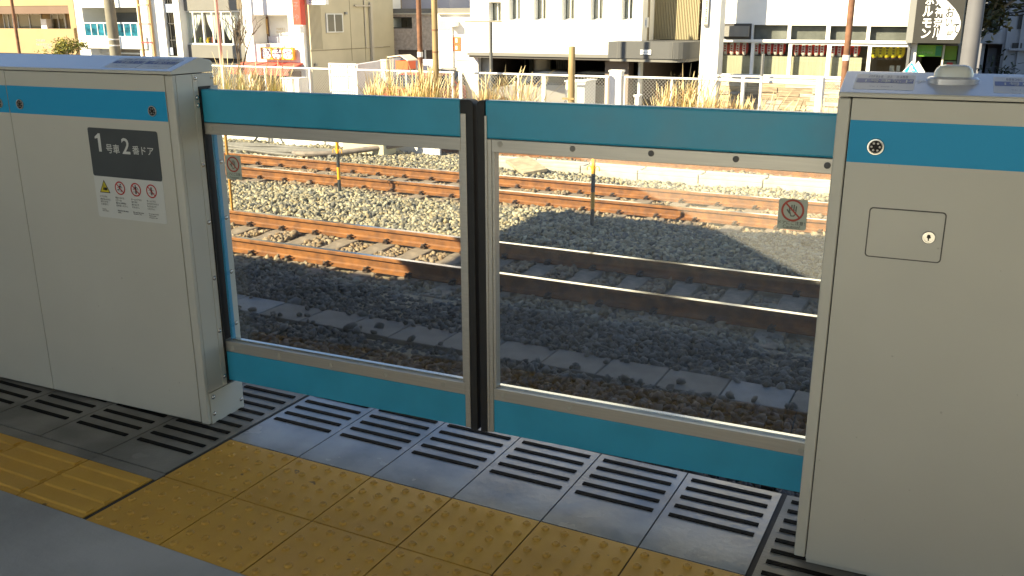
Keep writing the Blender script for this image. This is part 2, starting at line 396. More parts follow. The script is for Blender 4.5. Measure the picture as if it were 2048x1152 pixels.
def cap_part(root, ua, ub, vf, vr, apex):
    prof = [(vf-.004, 1.2385), (vf-.004, 1.2465), (vf-.001, 1.249), (apex-.006, 1.2865), (apex, 1.2878), (apex+.006, 1.2870), (vr-.006, 1.277), (vr, 1.271), (vr, 1.2385)]
    mb = MB(); mb.prism(prof, ua, ub, lambda p, q, a: (a, p, q))
    mb.m[:2] = [1, 1]; mb.m[-3:] = [1, 1, 1]
    c_ = mb.build('cap', [capm, beige], root, bevel=.0015)
    return c_
def cap_plane(vf, apex, u0):
    # surface of the cap's long front slope
    d = Vector((0, apex-.006-(vf-.001), 1.2865-1.249)); L = d.length; d.normalize(); n = Vector((0, -d.z, d.y))
    o = Vector((0, vf-.001, 1.249))
    return (lambda a, s, h: tuple(o+Vector((a-u0, 0, 0))+d*s+n*h)), L
def cap_sticker(root, ua, ub, fn, L, lines):
    f = Flat(fn); w_ = ub-ua
    f.slab(ua, ub, L*.16, L*.88, 0, .0006, 0, r=.006)
    f.rect(ua+.003, ub-.003, L*.46, L*.66, .0009, 1)
    f.scrawl(ua+w_*.2, ua+w_*.46, L*.71, L*.81, 6, .0011, 2); f.scrawl(ua+w_*.52, ua+w_*.62, L*.71, L*.81, 2, .0011, 2); f.scrawl(ua+w_*.68, ua+w_*.88, L*.71, L*.81, 4, .0011, 2)
    f.text(lines[1], ua+w_*.17, L*.48, h=L*.15, d=.0013, m=3, bold=.01)
    f.text(lines[2], ua+w_*.5, L*.48, h=L*.15, d=.0013, m=3, bold=.01)
    f.text(lines[3], ua+w_*.27, L*.27, w_=w_*.38, d=.0011, m=2)
    return f.build('cap_sticker', [mat('sticker_pale', (.55, .56, .58), .35), mat('sticker_navy', (.03, .05, .25), .4), mat('sticker_navy_ink', (.05, .06, .16), .5), signwhite], root)

# left cabinet
U0 = -3.2
LC = gate_root('gate_cabinet', U0, 'left beige gate cabinet with blue band and dark grey car and door number sign', 'gate cabinet')
uE, uL, vF, vR = -2.363, -8.6, -.121, .068
def fr(a): return a-U0
mb = MB(); mb.box(fr(uL), fr(uE)-.045, vF+.012, vR-.001, .004, 1.2365); mb.build('core', darkgap, LC)
seamL = -3.150
for ua, ub in ((uL, seamL-.0015), (seamL+.0015, -2.3985)):
    mb = MB(); mb.box(fr(ua), fr(ub), vF, vF+.011, .008, 1.2355); p = mb.build('front_panel', beige, LC, bevel=.0012)
    mb = MB(); mb.box(fr(ua)+.0005, fr(ub)-.0005, vF-.0008, vF-.0001, 1.0865, 1.1835); mb.build('blue_band', stripe, p)
mb = MB(); mb.box(fr(-2.3965), fr(uE), vF, vF+.016, .003, 1.2355); mb.build('corner_post', beige, LC, bevel=.004, seg=3)
# end plates with the slot the door slides through (v -.008..+.046, z .118..1.19)
mb = MB(); a, e = fr(uE)-.012, fr(uE)-.0005
mb.box(a, e, vF+.0165, -.032, .121, 1.2355)
mb.build('end_plate', beige, LC, bevel=.001)
mb = MB(); mb.box(a, e+.0015, -.0315, -.009, .121, 1.2355); mb.box(a, e+.0015, -.009, .0665, 1.193, 1.2355); mb.build('slot_trim', beige, LC, bevel=.001)
mb = MB(); mb.box(a, e+.001, .0465, .086, .121, 1.192); mb.build('rear_strip', beige, LC, bevel=.001)
mb = MB(); mb.box(a, e+.003, vF+.0165, .0665, .0, .118); mb.build('foot_plate', beige, LC, bevel=.001)
mb = MB(); mb.box(a-.03, e-.004, -.0085, .046, .1185, 1.1925); mb.build('slot_seal', black, LC)
mb = MB(); mb.box(e, e+.006, -.0085, -.0015, .125, 1.1915); mb.box(e, e+.006, -.0015, .045, 1.1865, 1.1925); mb.build('slot_edge', black, LC)
for v, z in ((-.019, 1.221), (.060, 1.221), (-.019, 1.158), (-.018, 1.132), (-.022, .932), (-.022, .731), (-.022, .53), (-.022, .332), (-.02, .156), (.066, .93), (.066, .731), (.066, .532), (.066, .335)):
    bolt(LC, (e+.0015, v, z), 'x', .0062)
for v, z in ((-.088, .1), (-.09, .036), (.054, .036)): bolt(LC, (e+.003, v, z), 'x', .0062)
cap_part(LC, fr(uL), fr(uE), vF, vR, .006)
fnL, LL = cap_plane(vF, .006, U0)
cap_sticker(LC, -2.682, -2.542, fnL, LL, ('京浜東北線 各駅', '1号車', '2番ドア', 'Car 1  Door 2'))
cap_sticker(LC, -2.536, -2.400, fnL, LL, ('京浜東北線 各駅', '1号車', '2番ドア', 'Car 1  Door 2'))
for u in (-3.198, -3.090, -2.462, -4.6, -6.2): disc_lock(LC, fr(u), vF-.001, 1.119, .0185, 'lock')

# the car / door number sign
F = lambda a, c, d: (a-U0, vF-d, c)
sg = Flat(F); A0, A1, B0, B1, BM = -2.772, -2.453, .737, 1.052, .884
sg.slab(A0, A1, BM, B1, .0002, .0016, 0, r=.008); sg.slab(A0, A1, B0, BM+.02, .0001, .0012, 1, r=.008)
sgo = sg.build('number_sign', [signgrey, signwhite], LC)
W_, H_ = A1-A0, B1-BM
t = Flat(F)
x1_, y1_, h1 = A0+W_*.095, B1-H_*.485, H_*.375
t.poly([(x1_+W_*.042, y1_), (x1_+W_*.082, y1_), (x1_+W_*.082, y1_+h1), (x1_+W_*.055, y1_+h1), (x1_, y1_+h1*.80), (x1_, y1_+h1*.70), (x1_+W_*.042, y1_+h1*.74)], .0021)
t.text('号車', A0+W_*.245, B1-H_*.505, h=H_*.19, w_=W_*.195, d=.0021, bold=.008)
t.text('2', A0+W_*.478, B1-H_*.497, h=H_*.325, w_=W_*.115, d=.0021, bold=.012)
t.text('番ドア', A0+W_*.625, B1-H_*.49, h=H_*.175, w_=W_*.30, d=.0021, bold=.008)
t.build('car_number_lettering', signwhite, sgo)
def figure(f, cx, cz, s, kind, m=0, d=.0026):
    L = lambda p, q, wd: f.line((cx+p[0]*s, cz+p[1]*s), (cx+q[0]*s, cz+q[1]*s), wd*s, d, m)
    if kind == 'run':
        f.disc(cx+.18*s, cz+.62*s, .14*s, d, m, 14)
        L((.1, .42), (-.1, -.05), .24); L((-.1, -.02), (.22, -.3), .15); L((.22, -.3), (.2, -.62), .13); L((-.1, -.05), (-.35, -.3), .15); L((-.35, -.3), (-.62, -.22), .12)
        L((.08, .38), (.42, .2), .11); L((.05, .36), (-.3, .18), .11); L((-.3, .18), (-.42, .36), .1)
        L((-.6, .1), (.6, .1), .05); L((-.6, -.45), (.6, -.45), .05)
    elif kind == 'lean':
        f.disc(cx, cz+.62*s, .14*s, d, m, 14)
        L((0, .45), (0, -.05), .32); L((-.08, -.05), (-.1, -.7), .14); L((.1, -.05), (.1, -.7), .14)
        L((-.18, .4), (-.45, .02), .11); L((.18, .4), (.5, .2), .11)
        L((-.65, .05), (.65, .05), .05); L((-.65, -.4), (.65, -.4), .05)
    else:
        L((-.12, .62), (-.12, -.62), .1); L((.12, .62), (.12, -.62), .1); L((0, .7), (0, -.7), .05)
        L((-.62, .12), (.62, .12), .05); L((-.62, -.3), (.62, -.3), .05)
cols = [('warn', .145, ['ドアに手を', '挟まないように', '気をつけて', 'ください。'], ['Caution,', 'doors closing.']),
        ('run', .375, ['閉まりかけた', 'ドアへの', '駆け込み乗車は', 'おやめください。'], ['Wait for the next', 'train.']),
        ('lean', .605, ['ホームドアから', '身や手を', '出さないで', 'ください。'], ['Do not lean over', 'the platform gate.']),
        ('none', .83, ['ホームドアに', 'ものを立てかけたり', 'もたれないで', 'ください。'], ['Do not lean or place', 'objects against', 'the platform gate.'])]
tl = Flat(F); cz = BM-.147*.25
for kind, fx, jp, en in cols:
    cx = A0+W_*fx; ic = Flat(F); s = .0225
    if kind == 'warn':
        ic.poly([(cx-s*1.1, cz-s*.95), (cx+s*1.1, cz-s*.95), (cx, cz+s*1.1)], .0018, 0)
        ic.poly([(cx-s*.9, cz-s*.82), (cx+s*.9, cz-s*.82), (cx, cz+s*.86)], .0021, 1)
        ic.line((cx-.1*s, cz+.35*s), (cx-.1*s, cz-.55*s), .09*s, .0024, 0)
        ic.rect(cx+.05*s, cx+.55*s, cz-.55*s, cz-.1*s, .0024, 0); ic.line((cx-.32*s, cz-.25*s), (cx+.3*s, cz-.2*s), .14*s, .0024, 0); ic.line((cx-.32*s, cz-.42*s), (cx+.3*s, cz-.4*s), .14*s, .0024, 0)
        ic.build('warning_triangle', [ink, yel], sgo)
    else:
        ic.disc(cx, cz, s*1.0, .0018, 1); ic.ring(cx, cz, s*.86, s*1.06, .0021, 2)
        figure(ic, cx, cz, s*.95, kind, 0, .0024); ic.line((cx-s*.66, cz+s*.66), (cx+s*.66, cz-s*.66), s*.17, .0027, 2)
        ic.build('prohibition_symbol', [ink, signwhite, red], sgo)
    for k, ln in enumerate(jp):
        n = len(ln); tl.text(ln, cx-.027, cz-.0385-.0092*k, w_=.0068*n*(1 if n < 9 else .85), h=.0066, d=.0019, bold=.012)
    for k, ln in enumerate(en):
        tl.text(ln, cx-.024, cz-.083-.0066*k, h=.0052, d=.0019, bold=.02)
tl.build('small_print', ink, sgo)

# right cabinet
U1 = .6
RC = gate_root('gate_cabinet', U1, 'right beige gate cabinet with a locked hatch and white dome lamp on top', 'gate cabinet')
def fq(a): return a-U1
uE2, vF2, vR2 = -.314, -.150, .095
mb = MB(); mb.box(fq(uE2)+.02, fq(2.4), vF2+.012, vR2-.001, .03, 1.2365); mb.build('core', darkgap, RC)
mb = MB(); mb.box(fq(uE2), fq(-.2855), vF2, vF2+.016, .026, 1.2355); mb.build('corner_post', beige, RC, bevel=.004, seg=3)
mb = MB(); mb.box(fq(-.283), fq(2.4), vF2, vF2+.011, .024, 1.2355); mb.box(fq(-.283), fq(2.4), vF2+.02, vR2, .002, .03)
p = mb.build('front_panel', beige, RC, bevel=.0012)
mb = MB(); mb.box(fq(-.2825), fq(2.4), vF2-.0008, vF2-.0001, 1.0895, 1.1865); mb.build('blue_band', stripe, p)
for v0_, v1_ in ((vF2+.0165, -.012), (.047, vR2-.002)):
    mb = MB(); mb.box(fq(uE2)+.0005, fq(uE2)+.0115, v0_, v1_, .121, 1.2355); mb.build('end_plate', beige, RC, bevel=.001)
mb = MB(); mb.box(fq(uE2)+.0005, fq(uE2)+.0115, vF2+.0165, vR2-.002, .026, .118); mb.build('foot_plate', beige, RC, bevel=.001)
mb = MB(); mb.box(fq(uE2)+.006, fq(uE2)+.03, -.0115, .0465, .1185, 1.2355); mb.build('slot_seal', black, RC)
for v, z in ((-.09, .1), (-.09, .05), (.06, .05), (.06, .1)):
    mb = MB(); mb.lathe([(.008, 0), (.007, -.003), (.003, -.005)], (fq(uE2)+.0005, v, z), 12, 'x'); mb.build('bolt', steel, RC, smooth=True)
cap_part(RC, fq(uE2), fq(2.4), vF2, vR2, .010)
fnR, LR = cap_plane(vF2, .010, U1)
cap_sticker(RC, -.287, -.157, fnR, LR, ('京浜東北線 各駅', '1号車', '2番ドア', 'Car 1  Door 2'))
cap_sticker(RC, .005, .135, fnR, LR, ('京浜東北線 各駅', '1号車', '2番ドア', 'Car 1  Door 2'))
disc_lock(RC, fq(-.222), vF2-.001, 1.1275, .0195, 'lock')
# hatch: a rounded groove with a door set in it
f = Flat(lambda a, c, d: (a-U1, vF2-d, c))
f.slab(-.2205, -.0545, .867, .987, .0001, .0006, 0, r=.009)
h = f.build('access_hatch', [mat('hatch_groove', (.10, .095, .085), .7)], RC)
f = Flat(lambda a, c, d: (a-U1, vF2-d, c)); f.slab(-.2175, -.0575, .870, .984, .0003, .0018, 0, r=.007); o = f.build('hatch_door', [beige], h)
mbk = MB(); r0 = .0148; p0 = (fq(-.0865), vF2-.0018, .9265)
mbk.lathe([(r0, 0), (r0, .003), (r0*.9, .0045), (r0*.72, .0045), (r0*.7, .003), (r0*.1, .003)], p0, 28, 'y')
for q, s in (((0, .22), .26), ((-.12, .02), .16), ((.16, .02), .16)):
    mbk.lathe([(r0*s, .003), (r0*s*.9, .0034)], (p0[0]+q[0]*r0, p0[1], p0[2]+q[1]*r0), 12, 'y', 1)
mbk.box(p0[0]-r0*.09, p0[0]+r0*.09, p0[1]-.0035, p0[1]-.003, p0[2]-r0*.5, p0[2]+.1*r0, 1)
mbk.build('lock', [steel, ink], h, smooth=True)
# lamp dome
def rrect_loft(mb, c, rings, n=9):
    """rings of (half length, half width, corner r, height)"""
    i0 = len(mb.v); cnt = 4*(n+1)
    for hl, hw, r, z in rings:
        for cx, cy, s in ((hl-r, -hw+r, -PI/2), (hl-r, hw-r, 0), (-hl+r, hw-r, PI/2), (-hl+r, -hw+r, PI)):
            for k in range(n+1): t = s+PI/2*k/n; mb.v.append((c[0]+cx+r*math.cos(t), c[1]+cy+r*math.sin(t), c[2]+z))
    for k in range(len(rings)-1):
        for j in range(cnt):
            a = i0+k*cnt+j; e = i0+k*cnt+(j+1) % cnt; mb.f.append((a, e, e+cnt, a+cnt)); mb.m.append(0)
    e = i0+(len(rings)-1)*cnt; mb.f.append(tuple(e+j for j in range(cnt))); mb.m.append(0)
dome_m = mat('dome_plastic', (.62, .66, .64), .25, coat=.3)
dc = (fq(-.078), -.045, 1.274)
mb = MB(); rrect_loft(mb, dc, [(.055, .036, .034, -.022), (.055, .036, .034, .004), (.051, .033, .031, .0075), (.042, .027, .025, .009)]); dl = mb.build('signal_lamp', capm, RC, smooth=True)
mb = MB(); rrect_loft(mb, dc, [(.042, .027, .025, .007), (.041, .026, .024, .018), (.037, .023, .021, .027), (.031, .018, .016, .0325), (.022, .011, .009, .035)]); mb.build('lens', dome_m, dl, smooth=True)

# sliding doors
def door(u0, ua, ub, side, label, dots, stk):
    """ua..ub: where the door shows; side = +1 when its meeting edge is at the right"""
    R_ = gate_root('gate_door', u0, label, 'gate door', 'sliding doors of the platform gate')
    f_ = lambda a: a-u0
    hid = .55
    a0, a1 = (ua-hid, ub) if side > 0 else (ua, ub+hid)
    def bx(name, u_0, u_1, v0, v1, z0, z1, m, bev=.0012, par=None):
        mb = MB(); mb.box(f_(u_0), f_(u_1), v0, v1, z0, z1); return mb.build(name, m, par or R_, bevel=bev)
    # meeting edge: rubber nosing with rounded top
    if side > 0: e0, e1, s0, s1 = ub, ub+.0255, ub-.0185, ub-.0005
    else: e0, e1, s0, s1 = ua-.0265, ua, ua+.0005, ua+.0205
    pr = []
    r_ = .016
    zt = 1.184
    if side > 0:
        pr = [(s0-.0005 if False else e0-.019, zt), (e1-r_, zt)]+[(e1-r_+r_*math.sin(t), zt-r_+r_*math.cos(t)) for t in (PI/8, PI/4, 3*PI/8, PI/2)]+[(e1, .13), (e0, .13), (e0, 1.143), (e0-.019, 1.143)]
    else:
        pr = [(e1+.0, zt), (e1, .13), (e0, .13), (e0, zt-r_)]+[(e0+r_-r_*math.cos(t), zt-r_+r_*math.sin(t)) for t in (PI/8, PI/4, 3*PI/8, PI/2)]
    mb = MB(); mb.prism([(f_(p), q) for p, q in pr], -.002, .038, lambda p, q, a: (p, a, q)); mb.build('rubber_nosing', black, R_, bevel=.003)
    if side > 0: p0, p1 = a0, s0-.0005
    else: p0, p1 = s1+.0005, a1
    bt0, bt1 = (a0, ub-.0195) if side > 0 else (ua+.0005, a1)
    bx('top_beam', bt0, bt1, 0, .036, 1.0735, 1.184, doorblue, .006)
    bx('bottom_panel', p0, p1, 0.001, .034, .134, .2465, doorblue, .002)
    st0 = .134
    bx('stile', s0, s1, -.001, .034, st0, 1.143 if side > 0 else 1.0725, silver)
    if side < 0: bx('stile_cap', s0, s0+.007, -.0045, -.0012, .134, 1.14, silver, .0005)
    bx('upper_rail', p0, p1, -.0005, .035, 1.0345, 1.0725, silver)
    lr = bx('lower_rail', p0, p1, -.0005, .035, .2475, .287, silver)
    gl0, gl1 = (ua+.002, s0-.0095) if side > 0 else (s1+.0095, ub+.08)
    # inner stile beads
    if side > 0: bx('glazing_bead', s0-.009, s0-.0005, .002, .032, .288, 1.034, silver, .0008); bx('glazing_bead', ua-.006, ua+.004, .020, .036, .288, 1.034, mat('bead_blue', (.03, .30, .52), .35), .0008)
    else: bx('glazing_bead', s1+.0005, s1+.009, .002, .032, .288, 1.034, silver, .0008)
    mb = MB(); mb.box(f_(gl0-.001), f_(gl1), .013, .019, .288, 1.034); gl = mb.build('glass_pane', doorglass, R_)
    # sill strip of the lower rail that mirrors the sky
    mb = MB(); mb.box(f_(gl0), f_(gl1), .0195, .0345, .2875, .2925); mb.build('sill', mat('sill_alu', (.55, .57, .58), .18, .9), lr)
    for u, z, mm in dots:
        mb = MB(); mb.lathe([(.0085, 0), (.0085, .0012), (.006, .0016)], (f_(u), -.0005, z), 16, 'y'); mb.build('rail_plug', mm, R_, smooth=True)
    # caution sticker on the glass
    a, e, z0, z1 = stk
    f = Flat(lambda p, q, d: (p-u0, .013-d, q)); f.slab(a, e, z0, z1, .0002, .0008, 0, r=.006)
    so_ = f.build('caution_sticker', [stickergreen], gl)
    f = Flat(lambda p, q, d: (p-u0, .013-d, q)); cx, cz_, s = (a+e)/2, z1-(z1-z0)*.37, (e-a)*.40
    f.disc(cx, cz_, s, .0011, 1)
    for k, (dx, l) in enumerate(((-.24, .36), (-.08, .50), (.08, .52), (.24, .40))):
        f.line((cx+dx*s*1.1, cz_-.1*s), (cx+dx*s*1.25, cz_+l*s), .115*s, .0014, 0)
    f.line((cx-.22*s, cz_-.30*s), (cx-.50*s, cz_+.06*s), .13*s, .0014, 0)
    f.poly([(cx-.33*s, cz_+.02*s), (cx+.34*s, cz_+.02*s), (cx+.30*s, cz_-.34*s), (cx+.14*s, cz_-.56*s), (cx-.16*s, cz_-.56*s)], .0014, 0)
    f.poly([(cx-.22*s, cz_-.02*s), (cx+.25*s, cz_-.02*s), (cx+.20*s, cz_-.32*s), (cx+.08*s, cz_-.46*s), (cx-.10*s, cz_-.46*s)], .0016, 1)
    f.ring(cx, cz_, s*.82, s, .0019, 2); f.line((cx-.62*s, cz_+.62*s), (cx+.62*s, cz_-.62*s), .15*s, .0019, 2)
    f.build('prohibition_symbol', [inkbrown, mat('sticker_light', (.48, .50, .42), .5), mat('sticker_red', (.42, .06, .035), .5)], so_)
    f = Flat(lambda p, q, d: (p-u0, .013-d, q)); wd = (e-a)
    f.text('ドアにご注意！', a+wd*.04, z0+(z1-z0)*.155, w_=wd*.92, h=.0105, d=.0012, bold=.015); f.text('Caution!', a+wd*.2, z0+(z1-z0)*.03, w_=wd*.6, d=.0012, bold=.01)
    f.build('lettering', inkbrown, so_)
    return R_
pd, pl_ = mat('plug_dark', (.12, .115, .11), .6), mat('plug_light', (.42, .40, .34), .5)
door(-1.9, -2.345, -1.3605, 1, 'left sliding gate door with blue beams and clear glass, caution sticker at its left', [(-2.33, 1.053, pl_), (-2.33, .263, pl_), (-2.12, .267, pl_), (-1.9, .267, pl_), (-1.68, .267, pl_), (-1.46, .268, pl_)], (-2.294, -2.227, .884, .966))
door(-.8, -1.2985, -.318, -1, 'right sliding gate door with blue beams and clear glass, caution sticker at its right', [(-.338, 1.055, pd), (-.567, 1.0575, pd), (-.796, 1.059, pd), (-1.024, 1.059, mat('plug_mid', (.22, .21, .19), .6)), (-1.25, 1.06, pl_), (-1.245, .266, pl_), (-.335, .262, pl_), (-1.02, .266, pl_)], (-.4505, -.3775, .880, .961))

# ------------------------------------------------------------------ tracks
RZ, YN, YS, GA = -.878, 7.245, 10.960, 1.067
def rail_mesh(x0, x1):
    hw, bw, wb = .0325, .0635, .007
    pr = [(-bw, 0), (bw, 0), (bw, .011), (.016, .026), (wb, .042), (wb, .105), (.012, .113), (hw, .120), (hw, .143), (hw-.006, .1515)]
    pr = pr+[(-p, q) for p, q in pr[::-1] if not (p in (bw,) and q == 0)]
    pr = [(-bw, 0), (bw, 0), (bw, .011), (.016, .026), (wb, .042), (wb, .105), (.012, .113), (hw, .120), (hw, .145), (hw-.005, .1525), (-hw+.005, .1525), (-hw, .145), (-hw, .120), (-.012, .113), (-wb, .105), (-wb, .042), (-.016, .026), (-bw, .011)]
    mb = MB(); mb.prism(pr, x0, x1, lambda p, q, a: (a, p, q)); 
    return mb
rail_g = 'rails of the tracks'
def add_rail(y, label, x0=-45, x1=25):
    mb = rail_mesh(x0, x1); mb.m = [0]*len(mb.m)
    o = mb.build('rail', rust); o.location = (0, y, RZ-.1535); tag(o, label, 'rail', rail_g)
    t = MB(); t.box(x0, x1, -.0268, .0268, .1520, .1535); t.build('running_surface', railtop, o)
    return o
rails = [add_rail(YN, 'rusty steel rail of the nearer track, nearest to the platform'), add_rail(YN+GA, 'rusty steel rail of the nearer track, on the side of the striped posts'),
         add_rail(YS, 'rusty steel rail of the second track, just beyond the striped posts'), add_rail(YS+GA, 'rusty steel rail of the second track, on the side of the grey cables'),
         add_rail(14.62, 'rusty steel rail of the farthest track, beyond the pale concrete trough'), add_rail(14.62+GA, 'rusty steel rail at the far side of the farthest track')]
def clip_mesh(s):
    mb = MB(); pts = []
    for k in range(11):
        t = -.6+k*.52; pts.append((.028*math.cos(t), s*(.075+.034*math.sin(t)*1.2), .032+.018*math.sin(t*1.3+1)))
    mb.tube(pts, .0085, 6); mb.box(-.028, .028, s*.075-.03, s*.075+.03, -.004, .018); mb.bar((0, s*.05, .02), (0, s*.115, .052), .016, .012)
    me = mb.build('tmp', clip_m); d = me.data; bpy.data.objects.remove(me); return d
CM = {1: clip_mesh(1), -1: clip_mesh(-1)}
for d in CM.values(): d.name = 'rail_clip'
def sleeper_mesh():
    mb = MB(); n = 2.0/2
    rings = []
    for y, w0, z in ((-1.0, .115, 0), (-.32, .115, 0), (-.2, .105, -.012), (.2, .105, -.012), (.32, .115, 0), (1.0, .115, 0)):
        rings.append([(-w0, y, z), (w0, y, z), (w0+.03, y, -.16), (-w0-.03, y, -.16)])
    i = 0
    for r in rings: mb.v += r
    for k in range(len(rings)-1):
        for j in range(4): a = k*4+j; e = k*4+(j+1) % 4; mb.f.append((a, e, e+4, a+4)); mb.m.append(0)
    mb.f += [(3, 2, 1, 0), (20, 21, 22, 23)]; mb.m += [0, 0]
    o = mb.build('sleeper', sleeper_m); b_ = o.modifiers.new('bevel', 'BEVEL'); b_.width = .012; b_.segments = 2
    return o
sl0 = sleeper_mesh(); first = True
for yc, nm, xs0, n in ((YN+GA/2, 'concrete sleeper under the nearer track, rail clips gripping both rails', -12.27, 27), (YS+GA/2, 'concrete sleeper under the second track, half sunk in the ballast', -15.98, 34)):
    for k in range(n):
        o = sl0 if first else sl0.copy()
        if not first: COL.objects.link(o)
        first = False
        o.location = (xs0+.498*k, yc, RZ-.1535-.004); tag(o, nm, 'sleeper', 'sleepers of the '+('nearer' if yc < 9 else 'second')+' track')
        for yy in (-GA/2, GA/2):
            for s in (-1, 1):
                c_ = bpy.data.objects.new('rail_clip', CM[s]); COL.objects.link(c_); c_.parent = o; c_.location = (0, yy, .006)

# concrete trough lids in a row beside the near track
tr = []
xx = -8.71
def trough(xa, xb, m, label, rough=0):
    mb = MB(); mb.box(xa+.004-(xa+xb)/2, xb-.004-(xa+xb)/2, -.175, .175, -.07, 0)
    o = mb.build('trough_lid', m, bevel=.008); o.location = ((xa+xb)/2, 5.725+random.uniform(-.006, .006), -.982+random.uniform(-.003, .003)); o.rotation_euler.z = random.uniform(-.008, .008)
    return tag(o, label, 'trough lid', 'trough lids beside the near track')
k = 0
for k in range(22):
    xa = -8.708+.4345*k; xc = xa+.217
    new = (-5.66 < xc < -5.2) or (-1.34 < xc < -.86) or (-6.1 < xc < -5.66)
    if -1.34 < xc < -.86: lb_ = 'pale speckled trough lid at the right end of the row of darker lids'
    elif -5.66 < xc < -5.2: lb_ = 'pale bluish trough lid next to the left gate cabinet, before the darker lids'
    else: lb_ = 'pale bluish trough lid hidden behind the gate cabinet' if new else 'dark grey concrete trough lid in the row sunk in ballast'
    trough(xa, xa+.4345, trough_w if new else trough_m, lb_)

# yellow and black striped posts
def striped_post(px, pt, y, label, hook=True):
    base = atz(*px, -1.03); base.y = y if y else base.y
    r = empty('marker_post', base, label, 'marker post', 'striped marker posts between the tracks')
    top = at(*pt, base.y).z+.12; h = top-base.z
    cuts = [0, h*.28, h*.49, h*.72, h]
    for k in range(4):
        mb = MB(); mb.lathe([(.0235, cuts[k]), (.0235, cuts[k+1])], (0, 0, 0), 16); mb.build('band', [blackp, orange_p][k % 2], r, smooth=True)
    mb = MB(); mb.lathe([(.0235, h), (.018, h+.012), (.006, h+.018)], (0, 0, 0), 16); mb.build('cap', orange_p, r, smooth=True)
    zh = h-.21
    for s in (-1, 1):
        mb = MB(); mb.tube([(s*(.022+.028*(1-math.cos(t))), -.004, zh+.035*math.sin(t)*1.0) for t in [k*PI/5 for k in range(7)]], .006, 6); mb.build('hook', orange_p, r, smooth=True)
    mb = MB(); mb.lathe([(.11, -.03), (.11, .03), (.09, .045), (.028, .05)], (0, 0, 0), 14); mb.build('footing', concl, r)
    return r
striped_post((680, 392), (674, 290), 0, 'yellow and black striped post in sunlit ballast behind the left gate door')
striped_post((1184, 462), (1184, 322), 0, 'yellow and black striped post in shaded ballast behind the right gate door')
pb = atz(466, 436, -1.03); pt_ = at(455, 262, pb.y)
mb = MB(); mb.lathe([(.018, 0), (.018, pt_.z-pb.z)], (0, 0, 0), 12); o = mb.build('marker_post', mat('old_orange', (.45, .22, .03), .7, var=.25, vscale=20), smooth=True); o.location = pb
tag(o, 'thin faded orange post behind the caution sticker of the left gate door', 'marker post')

# cables, white wall with struts, concrete trough and boards beyond the second track
for k in range(5):
    y0 = 12.75+.16*k; pts = []
    for j in range(16):
        x = -16.5+j*.42; t = j/15
        pts.append((x, y0+.07*math.sin(j*.9+k)+t*.15, -.97+.015*math.sin(j*1.3+k*2)+.02*(k % 2)))
    mb = MB(); mb.tube(pts, .032 if k != 2 else .045, 8)
    tag(mb.build('cable', cable_m, smooth=True), 'thick grey cable lying on the ballast beside the second track', 'cable', 'cables beside the second track')
mb = MB(); pts = [atz(605, 304, -.97), atz(640, 309, -.96)+Vector((0, 0, .03)), atz(668, 300, -.93), atz(690, 290, -.86)]
a = [(-11.0, 12.9, -.96), (-10.6, 12.75, -.93), (-10.2, 13.0, -.93), (-9.6, 13.6, -.86), (-9.2, 14.0, -.80)]
mb.tube(a, .05, 10); tag(mb.build('conduit_pipe', mat('conduit', (.22, .18, .15), .7, var=.2, vscale=10), smooth=True), 'bent brown conduit pipe rising from the cables beyond the second track', 'pipe')
r = empty('low_wall', (-11.5, 14.15, -1.05), 'low white panel wall with dark bracing struts beyond the second track', 'wall')
for x0, x1 in ((-3.0, -1.15), (-1.1, .2), (.25, 1.25), (1.3, 2.8)):
    mb = MB(); mb.box(x0, x1, 0, .06, 0, .5); mb.build('panel', white, r)
for x in (-1.1, 1.27):
    mb = MB(); mb.bar((x-.22, -.35, .02), (x, -.03, .5), .03); mb.bar((x+.22, -.35, .02), (x, -.03, .5), .03); mb.build('strut', mat('strut_iron', (.06, .055, .05), .7), r)
mb = MB(); mb.box(-.45, .45, -.2, .2, 0, .36); mb.box(-.48, .48, -.23, .23, .36, .40); o = mb.build('relay_box', mat('cream_box', (.55, .52, .36), .6, var=.05), bevel=.01); o.location = (-9.95, 13.75, -1.03)
tag(o, 'cream painted equipment box standing before the white panel wall', 'equipment box')
for k in range(9):
    xa = -7.0+.95*k
    mb = MB(); mb.box(-.468, .468, -.22, .22, -.18, 0); mb.box(-.468, .468, -.22, -.16, 0, .05); mb.box(-.468, .468, .16, .22, 0, .05); mb.box(-.46, .46, -.15, .15, .003, .035)
    o = mb.build('cable_trough', concl, bevel=.008); o.location = (xa, 13.5, -.915); tag(o, 'pale concrete cable trough section in the row beyond the second track', 'cable trough', 'cable trough sections beyond the second track')
bd = atz(1052, 336, -.93)
mb = MB(); mb.box(-.42, .42, -.20, .20, -.025, .025); o = mb.build('concrete_slab', mat('slab_tan', (.36, .30, .20), .85, var=.2, vscale=8, bump=.3), bevel=.006); o.location = bd+Vector((0, 0, .04)); o.rotation_euler = (.12, .1, -.75)
tag(o, 'loose tan concrete slab lying tilted on the ballast by the second track', 'slab')

